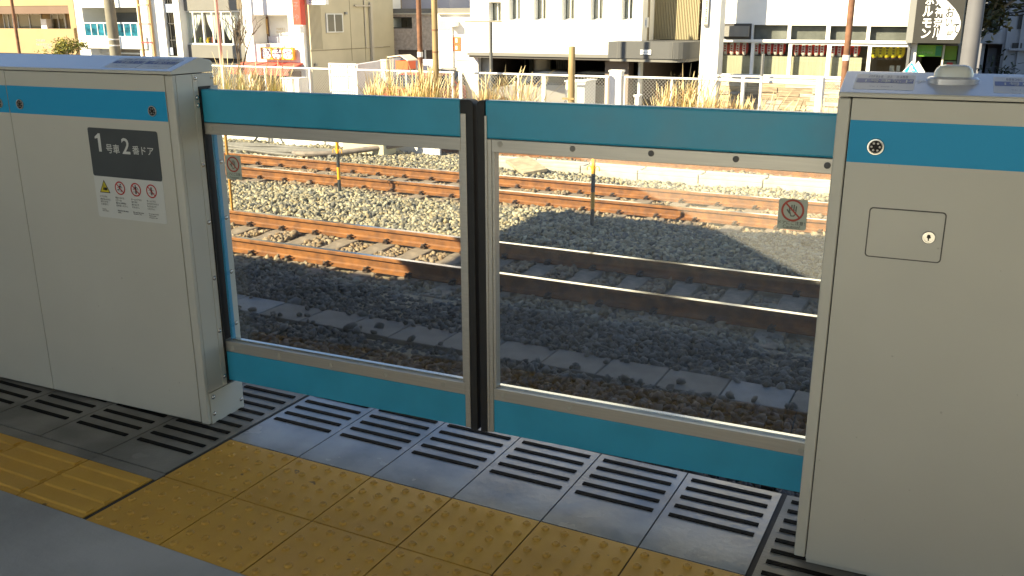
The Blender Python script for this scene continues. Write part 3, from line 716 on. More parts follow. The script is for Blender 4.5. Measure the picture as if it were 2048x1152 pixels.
# ------------------------------------------------------------------ ballast: loose stones
def ballast():
    N = 72000
    yy = 4.3+ (16.6-4.3)*rng.random(N*3)**1.0
    xl = -1.12*yy-2.6; xr = np.full_like(yy, 1.8)-.12*(yy-4)
    xx_ = -21+23*rng.random(N*3)
    keep = (xx_ > xl) & (xx_ < xr) & (rng.random(N*3) < np.where(yy > 12.6, .62, 1.0))
    x = xx_[keep][:N+42000]; y = yy[keep][:N+42000]
    bed = np.minimum(np.abs(y-(YN+GA/2)), np.abs(y-(YS+GA/2)))
    edge = np.clip((bed-.95)/.25, 0, 1)
    z = -1.062+.05*edge
    z += .018*np.sin(x*1.7+y*.9)+.012*np.sin(x*4.1-y*3.3)
    near = y < 6.2; z = np.where(near & (np.abs(y-5.725) > .19), z+.0, z)
    s = .021+.017*rng.random(len(x))**1.4; s *= np.where(rng.random(len(x)) < .06, 1.35, 1)
    z += (rng.random(len(x))-.35)*.022
    # keep clear of rails, sleepers, lids
    ok = np.ones(len(x), bool)
    for yr in (YN, YN+GA, YS, YS+GA, 14.62, 14.62+GA): ok &= np.abs(y-yr) > .075+s*.4
    for yc, x0 in ((YN+GA/2, -12.27), (YS+GA/2, -15.98)):
        dx = np.abs((x-x0+.249) % .498-.249); on = (np.abs(y-yc) < 1.0) & (dx < .125+s*.5)
        spill = np.clip((np.abs(y-yc)-.62)*2.2, 0, .9)
        ok &= ~(on & (rng.random(len(x)) > spill)); z = np.where(on, z+.022, z)
    lid = np.abs(y-5.725) < .185
    ok &= ~(lid & (rng.random(len(x)) > .015+.22*np.clip((np.abs(y-5.725)-.11)/.07, 0, 1))); z = np.where(lid, -.972, z)
    ok &= ~((np.abs(y-13.5) < .24) & (x > -7.5))
    x, y, z, s = x[ok], y[ok], z[ok], s[ok]; n = len(x)
    # prototypes: distorted icosahedra
    t = (1+5**.5)/2
    iv = np.array([(-1, t, 0), (1, t, 0), (-1, -t, 0), (1, -t, 0), (0, -1, t), (0, 1, t), (0, -1, -t), (0, 1, -t), (t, 0, -1), (t, 0, 1), (-t, 0, -1), (-t, 0, 1)], float)/1.9
    fc = np.array([(0, 11, 5), (0, 5, 1), (0, 1, 7), (0, 7, 10), (0, 10, 11), (1, 5, 9), (5, 11, 4), (11, 10, 2), (10, 7, 6), (7, 1, 8), (3, 9, 4), (3, 4, 2), (3, 2, 6), (3, 6, 8), (3, 8, 9), (4, 9, 5), (2, 4, 11), (6, 2, 10), (8, 6, 7), (9, 8, 1)])
    V = iv[None]*(1+.62*(rng.random((n, 12, 1))-.5)) + .22*(rng.random((n, 12, 3))-.5)
    V *= np.stack([1.0+.5*rng.random(n), .75+.4*rng.random(n), .5+.35*rng.random(n)], 1)[:, None, :]
    ax = rng.normal(size=(n, 4)); ax[:, 1:3] *= .45; ax /= np.linalg.norm(ax, axis=1)[:, None]
    a, b_, c_, d_ = ax[:, 0], ax[:, 1], ax[:, 2], ax[:, 3]
    Rm = np.stack([1-2*(c_**2+d_**2), 2*(b_*c_-d_*a), 2*(b_*d_+c_*a), 2*(b_*c_+d_*a), 1-2*(b_**2+d_**2), 2*(c_*d_-b_*a), 2*(b_*d_-c_*a), 2*(c_*d_+b_*a), 1-2*(b_**2+c_**2)], 1).reshape(n, 3, 3)
    V = np.einsum('nij,nkj->nki', Rm, V)*s[:, None, None]+np.stack([x, y, z], 1)[:, None, :]
    F = (fc[None]+12*np.arange(n)[:, None, None]).reshape(-1)
    me = bpy.data.meshes.new('ballast'); me.vertices.add(n*12); me.loops.add(n*60); me.polygons.add(n*20)
    me.vertices.foreach_set('co', V.reshape(-1).astype(np.float32)); me.loops.foreach_set('vertex_index', F.astype(np.int32))
    me.polygons.foreach_set('loop_start', np.arange(0, n*60, 3, dtype=np.int32)); me.update(); me.validate()
    # stone colours: greys and tans, browner close to the rails where rust dust lies
    rr = np.minimum.reduce([np.abs(y-yr) for yr in (YN, YN+GA, YS, YS+GA, 14.62)])
    inb = np.minimum(np.abs(y-(YN+GA/2)), np.abs(y-(YS+GA/2))) < .72
    br = np.clip(np.where(inb, .75, 1-rr/.45)*.9, 0, .8)+.12*rng.random(n)
    gs = np.array([(.33, .30, .205), (.23, .22, .17), (.43, .385, .26), (.12, .12, .11), (.32, .265, .155)])[rng.integers(0, 5, n)]*.92*(0.8+.4*rng.random((n, 1)))
    bs = np.array([(.27, .17, .085), (.20, .12, .06), (.32, .23, .14), (.22, .16, .11)])[rng.integers(0, 4, n)]*(0.8+.4*rng.random((n, 1)))
    shade_dk = np.clip((7.0-y)/.5, 0, 1)[:, None]; gg = gs.mean(1, keepdims=True)*np.array([.97, 1.0, 1.03]); gs = (gs*1.12*(1-shade_dk)+gg*shade_dk)*(1-.70*shade_dk); gs *= np.where(rng.random((n, 1)) < .22, .6, 1.06)  # stones within the roof's shadow greyed and darkened, the sunlit rest lightened
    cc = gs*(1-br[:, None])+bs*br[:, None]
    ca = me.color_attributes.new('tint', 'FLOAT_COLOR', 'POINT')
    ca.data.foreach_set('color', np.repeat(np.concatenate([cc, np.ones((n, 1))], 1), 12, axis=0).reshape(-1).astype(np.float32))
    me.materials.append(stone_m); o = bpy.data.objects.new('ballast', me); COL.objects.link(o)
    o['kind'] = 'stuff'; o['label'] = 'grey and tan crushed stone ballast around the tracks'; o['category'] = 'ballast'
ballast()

# ------------------------------------------------------------------ street side: fences, plants, poles
wire_m = mat('galvanised_wire', (.36, .36, .35), .5, .2)
fence_w = mat('fence_white', (.72, .71, .68), .45)
FY = 24.0; FT = -.22; FB = -1.55
def px2x(px, Y, py=140): return at(px, py, Y).x
def chain_panel(mb, x0, x1, z0, z1, y, pitch=.095, t=.005):
    H = z1-z0
    n = int((x1-x0+H)/pitch)+1
    for s in (1, -1):
        for k in range(n+1):
            a = x0-H+k*pitch if s > 0 else x0+k*pitch
            p = [a, z0]; q = [a+s*H, z1]
            if s < 0: pass
            # clip against x0..x1
            lo, hi = (0., 1.)
            xa, xb = p[0], q[0]
            for lim, sg in ((x0, 1), (x1, -1)):
                da, db = sg*(xa-lim), sg*(xb-lim)
                if da < 0 and db < 0: lo = 2
                elif da < 0: lo = max(lo, da/(da-db))
                elif db < 0: hi = min(hi, da/(da-db))
            if lo < hi-.01:
                P = (xa+(xb-xa)*lo, y, z0+H*lo); Q = (xa+(xb-xa)*hi, y, z0+H*hi)
                mb.bar(P, Q, t, t, up=(0, 1, 0))
def fence(name, posts, z1, label, y, topr=.03, mesh=True, thick=()):
    loc = Vector(((posts[0]+posts[-1])/2, y, FB)); r = empty(name, loc, label, 'fence')
    for k, x in enumerate(posts):
        mb = MB(); wd = .05 if k not in thick else .11; mb.box(x-wd/2, x+wd/2, y-.03, y+.03, FB, z1+.02); shift(mb, loc).build('post', fence_w, r)
    mb = MB(); mb.tube([(posts[0]-.05, y, z1), (posts[-1]+.05, y, z1)], topr, 8); shift(mb, loc).build('top_rail', fence_w, r)
    mb = MB(); mb.tube([(posts[0], y, FB+.42), (posts[-1], y, FB+.42)], .012, 6); shift(mb, loc).build('tension_wire', wire_m, r)
    for a, b_ in zip(posts, posts[1:]):
        mb = MB(); chain_panel(mb, a+.03, b_-.03, FB+.12, z1-.02, y); shift(mb, loc).build('chain_link_panel', wire_m, r)
    return r
fence('chain_link_fence', [px2x(p, FY) for p in (380, 445, 530, 619, 713, 812, 905)], FT, 'white chain link fence with dry grass in front, ending at the white gate posts', FY)
fence('chain_link_fence', [px2x(p, FY) for p in (921, 1037, 1088, 1214)], FT+.01, 'white chain link fence in front of the parked silver cars', FY, thick=(0, 2))
fence('chain_link_fence', [px2x(p, FY) for p in (1250, 1345, 1425)], FT+.02, 'white chain link fence below the dark canopy, with tall dry grass at its right', FY)
r = empty('white_gate_post', (px2x(1234, FY), FY, FB), 'thick white gate post between two chain link fences', 'gate post')
mb = MB(); mb.box(-.17, .17, -.12, .12, 0, 1.47); mb.build('shaft', white, r, bevel=.01); mb = MB(); mb.box(-.19, .19, -.14, .14, 1.47, 1.53); mb.build('cap', white, r, bevel=.01)
# tubular railing by the restaurant
yr = 23.6; loc = Vector((px2x(1560, yr), yr, FB)); r = empty('pipe_railing', loc, 'white pipe railing in front of the stone wall of the restaurant', 'railing')
for p0_, p1_, rr in (((1425, 151), (1720, 159), .022), ((1425, 159), (1640, 168), .04)):
    a, e = at(*p0_, yr), at(*p1_, yr); mb = MB(); mb.tube([a, e], rr, 8); shift(mb, loc).build('rail', fence_w, r)
for p, wd in ((1487, .05), (1642, .1)):
    x = px2x(p, yr, 160); mb = MB(); mb.tube([(x, yr, FB), (x, yr, at(p, 154, yr).z)], wd, 10); shift(mb, loc).build('post', fence_w, r)
x0 = px2x(1648, yr, 165); mb = MB(); chain_panel(mb, x0, x0+1.3, FB+.1, at(1650, 160, yr).z, yr); shift(mb, loc).build('chain_link_panel', wire_m, r)

def pole(name, pxb, pxt, Y, r0, r1, m, label, cat='pole', zt=7., zb=-1.6, bands=None, extra=None, n=12):
    b_ = at(*pxb, Y); x = b_.x
    r = empty(name, (x, Y, zb), label, cat)
    mb = MB(); mb.lathe([(r0, 0), (r1, zt-zb)], (0, 0, 0), n); mb.build('shaft', m, r, smooth=True)
    for z_, h_, m_ in (bands or ()):
        mb = MB(); rr = r0*1.06; mb.lathe([(rr, z_-zb), (rr, z_-zb+h_)], (0, 0, 0), n); mb.build('band', m_, r, smooth=True)
    return r
rustp = mat('pole_rust', (.16, .075, .04), .8, var=.25, vscale=6)
bamboo = mat('pole_ochre', (.27, .195, .09), .75, var=.2, vscale=5, stretch=(1, 1, .2))
concp = mat('pole_concrete', (.19, .175, .135), .8, var=.1, vscale=3)
pole('steel_pole', (32, 60), 0, 26.5, .065, .06, rustp, 'thin rusty steel pole in front of the beige apartment block')
pole('steel_pole', (840, 100), 0, 22.5, .075, .065, rustp, 'rust red steel pole left of the ochre pole behind the dry grass', bands=[(at(840, 114, 22.5).z, .14, white)])
pole('utility_pole', (871, 100), 0, 22.3, .088, .075, bamboo, 'ochre wooden pole with dark bands beside the rust red pole', bands=[(at(871, 61, 22.3).z, .03, rustp), (at(871, 105, 22.3).z, .03, rustp)])
pole('steel_pole', (1696, 80), 0, 22.5, .075, .065, rustp, 'rusty steel pole in front of the lantern windows', bands=[(at(1693, 121, 22.5).z, .12, white)])
pole('utility_pole', (225, 60), 0, 26.6, .22, .19, concp, 'grey concrete utility pole in front of the blue glass balcony', n=18, bands=[(at(225, 80, 26.6).z, .05, white), (at(225, 92, 26.6).z, .05, white)])
pole('utility_pole', (1943, 80), 0, 27, .21, .19, mat('pole_pale', (.11, .11, .12), .7, var=.06, vscale=2), 'pale grey utility pole right of the black restaurant sign', n=18, bands=[(-1.0, .95, mat('pole_wrap', (.42, .46, .45), .6))])
pk = mat('pole_pink', (.60, .30, .24), .6)
pole('banner_pole', (438, 70), 0, 28.2, .075, .07, pk, 'pale red pole in front of the curtained window', zb=-2)
p = at(982, 115, 26.8); q = at(980, 44, 26.8)
r = empty('lamp_pole', (p.x, 26.8, -2), 'thin dark grey pole with a crossbar against the white building', 'pole')
mb = MB(); mb.tube([(0, 0, 0), (0, 0, q.z+2)], .055, 10); mb.build('shaft', mat('pole_dark', (.10, .10, .095), .6), r, smooth=True)
a, e = at(930, 44, 26.8), at(1003, 44.5, 26.8); mb = MB(); mb.bar((a.x-p.x, 0, q.z+2.02), (e.x-p.x, 0, q.z+2.02), .05); mb.build('crossbar', concp, r)
p = at(1144, 95, 22.8); zt = p.z
r = empty('wooden_post', (p.x, 22.8, -1.5), 'short ochre wooden post in front of the white cabinets', 'post')
mb = MB(); mb.lathe([(.10, 0), (.085, zt+1.5), (.07, zt+1.53)], (0, 0, 0), 14); mb.build('shaft', bamboo, r, smooth=True)
for z_ in (.33, .78):
    mb = MB(); mb.bar((-.22, -.08, z_), (.12, -.08, z_), .05); mb.build('cleat', bamboo, r)
# ladder mast
ym = 26.2; lm = mat('mast_ochre', (.40, .27, .12), .6, var=.15, vscale=2)
a0, a1 = px2x(282, ym, 60), px2x(304.5, ym, 60)
r = empty('ladder_mast', ((a0+a1)/2, ym, -2), 'ochre ladder mast with cross rungs right of the concrete utility pole', 'mast'); hw = (a1-a0)/2
for s in (-1, 1):
    mb = MB(); mb.box(s*hw-.03, s*hw+.03, -.05, .05, 0, 9); mb.build('upright', lm, r)
for py, m_ in ((10, lm), (48, rustp), (85, mat('rung_red', (.40, .05, .05), .6))):
    z_ = at(293, py, ym).z+2; mb = MB(); mb.bar((-hw, -.052, z_), (hw, -.052, z_), .05); mb.build('rung', m_, r)
for z_ in (.4, 1.1, 5.2, 6.2, 7.2, 8.2):
    mb = MB(); mb.bar((-hw, -.052, z_), (hw, -.052, z_), .05); mb.build('rung', lm, r)

# dry pampas grass clumps
straw = mat('straw', (1, 1, 1), .8, attr='tint')
def grass(px0, px1, Y, zt, n, label, lean=.25, gold=.5, plume=.3, zb=-1.45, grp='dry grass clumps along the fence'):
    x0, x1 = px2x(px0, Y, 170), px2x(px1, Y, 170); xc = (x0+x1)/2
    V, Fc, C = [], [], []
    ht = zt-zb; wid = x1-x0
    tufts = [(x0+wid*random.random(), Y+random.uniform(-.45, .45), random.uniform(.5, 1.0), random.uniform(.6, 1.5)) for _ in range(max(4, int(wid*11)))]
    tufts[0] = (xc, Y, 1.05, 1.2)
    pal = [(.56, .40, .13), (.46, .30, .07), (.64, .50, .24), (.38, .29, .11), (.52, .33, .06), (.30, .22, .10)]
    for k in range(int(n*3.4)):
        tx, ty, tf, sp = random.choice(tufts); pl = random.random() < plume*.35
        ang = random.uniform(0, 2*PI); rad = abs(random.gauss(0, .09)); bx, by = tx+rad*math.cos(ang), ty+rad*math.sin(ang)
        h = ht*tf*(random.uniform(.8, 1.08) if pl else (.16+.8*random.random()**1.4))
        out = abs(random.gauss(0, lean*.8))*h*sp; dr = ang+random.gauss(0, .7); dx, dy = out*math.cos(dr)+.06*h, out*math.sin(dr)
        wd = random.uniform(.0035, .0085); i = len(V); m_ = 6; droop = random.uniform(.0, .35)*(0 if pl else 1)
        col = random.choice(pal) if random.random() < gold+.35 else (.26, .27, .07)
        col = tuple(c*random.uniform(.7, 1.15) for c in col); fa = random.uniform(0, PI)
        for j in range(m_+1):
            u = j/m_; cx = bx+dx*u**1.7; cy = by+dy*u**1.7; cz = zb+h*(u-droop*u**4)
            wj = wd*(1.1-u) if not pl else (wd*.6 if u < .72 else wd*(2.2 if u < .95 else .6))
            V += [(cx-math.cos(fa)*wj-xc, cy-math.sin(fa)*wj-Y, cz-zb), (cx+math.cos(fa)*wj-xc, cy+math.sin(fa)*wj-Y, cz-zb)]
            cc = col if not (pl and u > .7) else (.60, .49, .27)
            C += [cc, cc]
        for j in range(m_): a = i+2*j; Fc.append((a, a+1, a+3, a+2))
    mb = MB(); mb.v, mb.f, mb.m = V, Fc, [0]*len(Fc); o = mb.build('pampas_plant', straw)
    ca = o.data.color_attributes.new('tint', 'FLOAT_COLOR', 'POINT'); ca.data.foreach_set('color', [c for q in C for c in (*q, 1)])
    o.location = (xc, Y, zb); tag(o, label, 'grass clump', grp); return o
z_of = lambda py, Y: at(900, py, Y).z
grass(405, 500, 22.6, z_of(122, 22.6), 620, 'greenish dry grass clump right behind the left gate cabinet', gold=.2, plume=.25)
grass(470, 565, 22.9, z_of(133, 22.9), 620, 'yellow green grass clump in front of the red awning', gold=.2, plume=.2)
grass(735, 830, 22.2, z_of(128, 22.2), 620, 'golden dry grass clump left of the rust red pole', gold=.6, plume=.3)
grass(795, 915, 22.0, z_of(132, 22.0), 760, 'golden dry grass clump around the foot of the ochre pole', gold=.6, plume=.3)
grass(955, 1075, 22.1, z_of(138, 22.1), 620, 'golden dry grass clump above the meeting edges of the gate doors', gold=.6, plume=.3, lean=.4)
grass(1325, 1420, 22.6, z_of(128, 22.6), 700, 'tall golden dry grass clump left of the white pillar', gold=.7, plume=.25)
grass(1405, 1500, 22.4, z_of(158, 22.4), 760, 'golden dry grass clump at the foot of the white pillar', gold=.8, plume=.1)
grass(1480, 1600, 22.3, z_of(166, 22.3), 600, 'leaning dry grass clump in front of the stone wall', gold=.7, plume=.15, lean=.6)
grass(1590, 1720, 22.5, z_of(178, 22.5), 420, 'sparse dry grass clump next to the right gate cabinet', gold=.7, plume=.1)
grass(1255, 1275, 22.8, z_of(188, 22.8), 60, 'small dry grass tuft right of the thick white gate post', gold=.7)

# small green tree and bare tree
def tree(name, base, h, crown_c, crown_r, nleaf, label, leafc, trunk_m, bare=False, seedn=3, lw=.07):
    rnd = random.Random(seedn); r = empty(name, base, label, 'tree'); tips = []
    mb = MB()
    def branch(p, d, l, rad, dep):
        q = p+d*l; mid = p+d*l*.5+Vector((rnd.uniform(-1, 1), rnd.uniform(-1, 1), 0))*l*.06
        mb.tube([p, mid, q], [rad, rad*.82, rad*.66], 6, caps=False)
        if dep == 0: tips.append(q); return
        for k in range(rnd.choice([2, 3])):
            nd = (d+Vector((rnd.uniform(-1, 1), rnd.uniform(-1, 1), rnd.uniform(-.15, .7)))*.75).normalized()
            branch(q, nd, l*rnd.uniform(.6, .85), rad*.62, dep-1)
    branch(Vector((0, 0, 0)), Vector((.05, 0, 1)).normalized(), h*.34, h*(.017 if bare else .028), 4 if bare else 3)
    mb.build('trunk', trunk_m, r, smooth=True)
    if not bare:
        V, Fc, C = [], [], []
        cl = [crown_c+Vector((rnd.gauss(0, 1)*crown_r[0]*.5, rnd.gauss(0, 1)*crown_r[1]*.5, rnd.gauss(0, 1)*crown_r[2]*.5)) for _ in range(26)]+tips
        for k in range(nleaf):
            c_ = rnd.choice(cl); p = c_+Vector((rnd.gauss(0, 1), rnd.gauss(0, 1), rnd.gauss(0, .7)))*crown_r[0]*.2
            a = Vector((rnd.gauss(0, 1), rnd.gauss(0, 1), rnd.gauss(0, .6))).normalized()*lw; b_ = a.cross(Vector((rnd.gauss(0, 1), rnd.gauss(0, 1), 1))).normalized()*lw*.45
            i = len(V); V += [tuple(p-a), tuple(p+b_), tuple(p+a), tuple(p-b_)]; Fc.append((i, i+1, i+2, i+3))
            s_ = rnd.uniform(.55, 1.25); C += [tuple(x*s_ for x in rnd.choice(leafc))]*4
        m2 = MB(); m2.v, m2.f, m2.m = V, Fc, [0]*len(Fc); o = m2.build('crown', mat('leaf', (1, 1, 1), .6, attr='tint'), r)
        ca = o.data.color_attributes.new('tint', 'FLOAT_COLOR', 'POINT'); ca.data.foreach_set('color', [c for q in C for c in (*q, 1)])
    return r
bark = mat('bark', (.20, .16, .11), .9, var=.3, vscale=12)
b0 = at(130, 105, 28.5)
tree('garden_tree', (b0.x, 28.5, -2), 2.6, Vector((.0, 0, b0.z+2.15)), (.6, .5, .42), 1800, 'small green garden tree in front of the beige apartment block', [(.16, .17, .02), (.24, .22, .03), (.10, .13, .02), (.30, .24, .03)], bark, lw=.06)
b0 = at(478, 125, 28.0)
tree('bare_tree', (b0.x, 28.0, -2), 3.7, None, None, 0, 'leafless tree in front of the curtained window', None, mat('bark_dark', (.10, .075, .05), .9), bare=True, seedn=11)
b0 = at(1925, 60, 33)
tree('street_tree', (b0.x, 33, -2), 6.5, Vector((0, 0, 4.4)), (1.7, 1.4, 1.9), 7000, 'dark leafy tree behind the pale utility pole', [(.05, .06, .02), (.08, .07, .02), (.035, .045, .015), (.16, .13, .03)], bark, seedn=5, lw=.13)

# ------------------------------------------------------------------ buildings across the street
wl = {}
def wm(name, c, **k): return mat('wall_'+name, c, .8, var=k.pop('var', .05), vscale=k.pop('vscale', 1.2), bump=k.pop('bump', .08), bscale=30, vdetail=7, **k)
w_white = wm('white', (.76, .75, .71)); w_cream = wm('cream', (.66, .60, .46)); w_tan = wm('tan', (.34, .24, .125)); w_grey = wm('grey', (.165, .16, .145))
w_side = wm('side', (.50, .45, .32)); w_stucco = wm('stucco', (.42, .36, .31), var=.18, vscale=7, bump=.5); w_lav = wm('lavender', (.55, .53, .58))
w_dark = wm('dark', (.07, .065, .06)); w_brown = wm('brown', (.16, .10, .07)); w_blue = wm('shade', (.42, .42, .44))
frame_w = mat('window_frame_white', (.66, .66, .63), .4); frame_d = mat('window_frame_dark', (.05, .048, .045), .5)
inside = mat('room_interior', (.10, .09, .075), .9); curtain = mat('curtain', (.74, .73, .68), .9, var=.12, vscale=9, stretch=(6, 1, .15))
def rect(Y, l, r, t, b_):
    my, mx = (t+b_)/2, (l+r)/2
    return at(l, my, Y).x, at(r, my, Y).x, at(mx, b_, Y).z, at(mx, t, Y).z     # x0, x1, z0, z1
class Bld:
    def __init__(s, name, label, Y, l, r, mats, zt=9., depth=7., zb=-2., cat='building', holes=(), hd=.25, lpx=None):
        s.Y = Y; s.x0 = px2x(l, Y, 60); s.x1 = px2x(r, Y, 60); s.loc = Vector(((s.x0+s.x1)/2, Y, zb)); s.zb = zb; s.zt = zt
        s.root = empty(name, s.loc, label, cat); s.dep = depth; s.hd = hd
        hs = [rect(Y, *h) for h in holes]; s.hs = hs
        X = sorted({s.x0, s.x1, *[h[0] for h in hs], *[h[1] for h in hs]}); X = [x for x in X if s.x0 <= x <= s.x1]
        Z = sorted({zb, zt, *[h[2] for h in hs], *[h[3] for h in hs]}); mb = MB()
        isin = lambda x, z: any(h[0] < x < h[1] and h[2] < z < h[3] for h in hs)
        for a, b_ in zip(X, X[1:]):
            for c, d in zip(Z, Z[1:]):
                if not isin((a+b_)/2, (c+d)/2): mb.quad((a, Y, c), (b_, Y, c), (b_, Y, d), (a, Y, d))
        for h in hs:
            y2 = Y+hd
            mb.quad((h[0], Y, h[2]), (h[0], y2, h[2]), (h[0], y2, h[3]), (h[0], Y, h[3])); mb.quad((h[1], Y, h[2]), (h[1], Y, h[3]), (h[1], y2, h[3]), (h[1], y2, h[2]))
            mb.quad((h[0], Y, h[3]), (h[0], y2, h[3]), (h[1], y2, h[3]), (h[1], Y, h[3])); mb.quad((h[0], Y, h[2]), (h[1], Y, h[2]), (h[1], y2, h[2]), (h[0], y2, h[2]))
        yb = Y+depth
        for x in (s.x0, s.x1): mb.quad((x, Y, zb), (x, yb, zb), (x, yb, zt), (x, Y, zt))
        mb.quad((s.x0, yb, zb), (s.x1, yb, zb), (s.x1, yb, zt), (s.x0, yb, zt))
        s.wall = shift(mb, s.loc).build('wall', mats, s.root)
        mb = MB(); mb.box(s.x0, s.x1, Y, yb, zt, zt+.2); shift(mb, s.loc).build('roof', w_grey, s.root)
    def part(s, name, mb, m, par=None, **k): return shift(mb, s.loc).build(name, m, par or s.root, **k)
    def box(s, name, R_, y0, y1, m, par=None, **k):
        mb = MB(); mb.box(R_[0], R_[1], y0, y1, R_[2], R_[3]); return s.part(name, mb, m, par, **k)
    def pbox(s, name, Yf, l, r, t, b_, dy, m, par=None, **k):
        return s.box(name, rect(Yf, l, r, t, b_), Yf, Yf+dy, m, par, **k)
    def window(s, R_, y, nv=2, fm=None, ft=.05, room=True, cur=0, pane=True, nh=1, deep=1.2, name='window'):
        """frame with mullions, a pane and a room box behind it"""
        fm = fm or frame_w; x0, x1, z0, z1 = R_; mb = MB()
        mb.box(x0, x1, y, y+.06, z0, z0+ft); mb.box(x0, x1, y, y+.06, z1-ft, z1); mb.box(x0, x0+ft, y, y+.06, z0+ft, z1-ft); mb.box(x1-ft, x1, y, y+.06, z0+ft, z1-ft)
        for k in range(1, nv): x = x0+(x1-x0)*k/nv; mb.box(x-ft/2, x+ft/2, y+.002, y+.058, z0+ft, z1-ft)
        for k in range(1, nh): z = z0+(z1-z0)*k/nh; mb.box(x0+ft, x1-ft, y+.004, y+.056, z-ft/2, z+ft/2)
        f = s.part(name, mb, fm)
        if pane:
            mb = MB(); mb.quad((x0+ft, y+.03, z0+ft), (x1-ft, y+.03, z0+ft), (x1-ft, y+.03, z1-ft), (x0+ft, y+.03, z1-ft)); s.part('pane', mb, wglass, f)
        if room:
            mb = MB(); y2 = y+deep
            mb.quad((x0, y2, z0), (x1, y2, z0), (x1, y2, z1), (x0, y2, z1)); mb.quad((x0, y+.06, z0), (x0, y2, z0), (x0, y2, z1), (x0, y+.06, z1)); mb.quad((x1, y+.06, z0), (x1, y2, z0), (x1, y2, z1), (x1, y+.06, z1))
            mb.quad((x0, y+.06, z1), (x0, y2, z1), (x1, y2, z1), (x1, y+.06, z1)); mb.quad((x0, y+.06, z0), (x0, y2, z0), (x1, y2, z0), (x1, y+.06, z0)); s.part('room', mb, inside, f)
        for k in range(cur):
            w_ = (x1-x0)/cur; c0 = x0+w_*k+.02; c1 = x0+w_*(k+1)-.02; n = 18; mb = MB()
            for j in range(n):
                u, v = j/n, (j+1)/n; a = c0+(c1-c0)*u; e = c0+(c1-c0)*v
                ya = y+.16+.025*math.sin(u*40); ye = y+.16+.025*math.sin(v*40)
                mb.quad((a, ya, z0+.02), (e, ye, z0+.02), (e, ye, z1-.02), (a, ya, z1-.02))
            s.part('curtain', mb, curtain, f)
        return f

# 1 beige apartment block
Y = 31.0
B1 = Bld('apartment_block', 'beige apartment block with a recessed balcony at the far left', Y, -260, 152, w_tan, holes=[(-240, 139, 13, 57), (-240, 148, 104.5, 160)], hd=1.3)
B1.pbox('lintel_shadow', Y+.02, -240, 139, 13.2, 28, 1.2, w_brown)  # brown block painted in for the shadow under the lintel
x0, x1, z0, z1 = rect(Y+1.3, -240, 145, 26, 60)
mb = MB(); mb.box(px2x(-240, Y), px2x(152, Y), Y+1.302, Y+1.4, rect(Y, 0, 10, 13, 58)[2]-.8, 4.0); B1.part('back_wall', mb, w_tan)
for l, r_ in ((36, 84), (103, 132), (8, 27)): B1.window(rect(Y+1.25, l, r_, 27, 60), Y+1.22, 2, cur=1, room=False, pane=True)
B1.pbox('parapet', Y-.12, -250, 150, 56.5, 104, .11, w_tan)
B1.pbox('floor_slab', Y-.05, -250, 150, 104.3, 107, .3, w_brown)
B1.pbox('drain_pipe', Y-.2, 151, 153, -20, 108, .06, w_brown)
B1.pbox('column', Y-.06, 139, 150, -40, 56, .05, w_tan)
mb = MB(); mb.box(px2x(-240, Y), px2x(150, Y), Y+1.0, Y+1.1, -2, 0.6); B1.part('ground_floor_wall', mb, mat('brick_red', (.16, .05, .03), .8, var=.2, vscale=20))
f = Flat(lambda a, c, d: tuple(Vector((a, Y-.121-d, c))-B1.loc))
for k, (l, r_, py) in enumerate(((72, 91, 81), (73, 106, 89), (88, 107, 95))):
    x0, x1, z0, z1 = rect(Y-.12, l, r_, py-2, py+2); f.scrawl(x0, x1, z0, z1, (6, 10, 6)[k], .004)
f.build('wall_lettering', mat('letter_bluegrey', (.28, .30, .36), .6), B1.wall)
o = B1.pbox('air_conditioner', Y+.75, 82, 93, 38, 58, .3, white)
# 2 white block with blue balcony
Y = 30.0
B2 = Bld('white_apartments', 'white apartment building with blue glass balcony behind the concrete utility pole', Y, 155, 298, w_white, holes=[(167, 276, 15, 73), (186, 284, 98, 170)], hd=1.3)
mb = MB(); mb.box(px2x(160, Y), px2x(290, Y), Y+1.302, Y+1.4, -2, 4); B2.part('back_wall', mb, wm('recess', (.34, .30, .25)))
B2.box('window', rect(Y+1.25, 235, 282, 25, 62), Y+1.22, Y+1.28, frame_d)
x0, x1, z0, z1 = rect(Y, 170, 276, 47, 72)
mb = MB(); mb.box(x0, x1, Y-.02, Y+.04, z1, z1+.05); mb.box(x0, x1, Y-.02, Y+.04, z0-.06, z0)
n = 8
for k in range(n+1): x = x0+(x1-x0)*k/n; mb.box(x-.02, x+.02, Y-.018, Y+.038, z0, z1)
bal = B2.part('balcony_railing', mb, frame_w)
for k in range(n): 
    mb = MB(); xa, xb = x0+(x1-x0)*k/n+.022, x0+(x1-x0)*(k+1)/n-.022; mb.box(xa, xb, Y+.005, Y+.015, z0, z1); B2.part('glass_panel', mb, bglass, bal)
B2.pbox('fascia', Y-.1, 166, 292, 73, 97, .1, w_white)
mb = MB(); R_ = rect(Y+1.2, 180, 300, 108, 130); mb.box(px2x(170, Y), px2x(290, Y), Y+1.1, Y+1.2, -2, rect(Y, 0, 10, 98, 100)[3]-.3); B2.part('shop_front', mb, mat('shop_blue', (.02, .14, .42), .5))
B2.pbox('awning_bar', Y+.5, 192, 284, 105, 108, .1, frame_w)
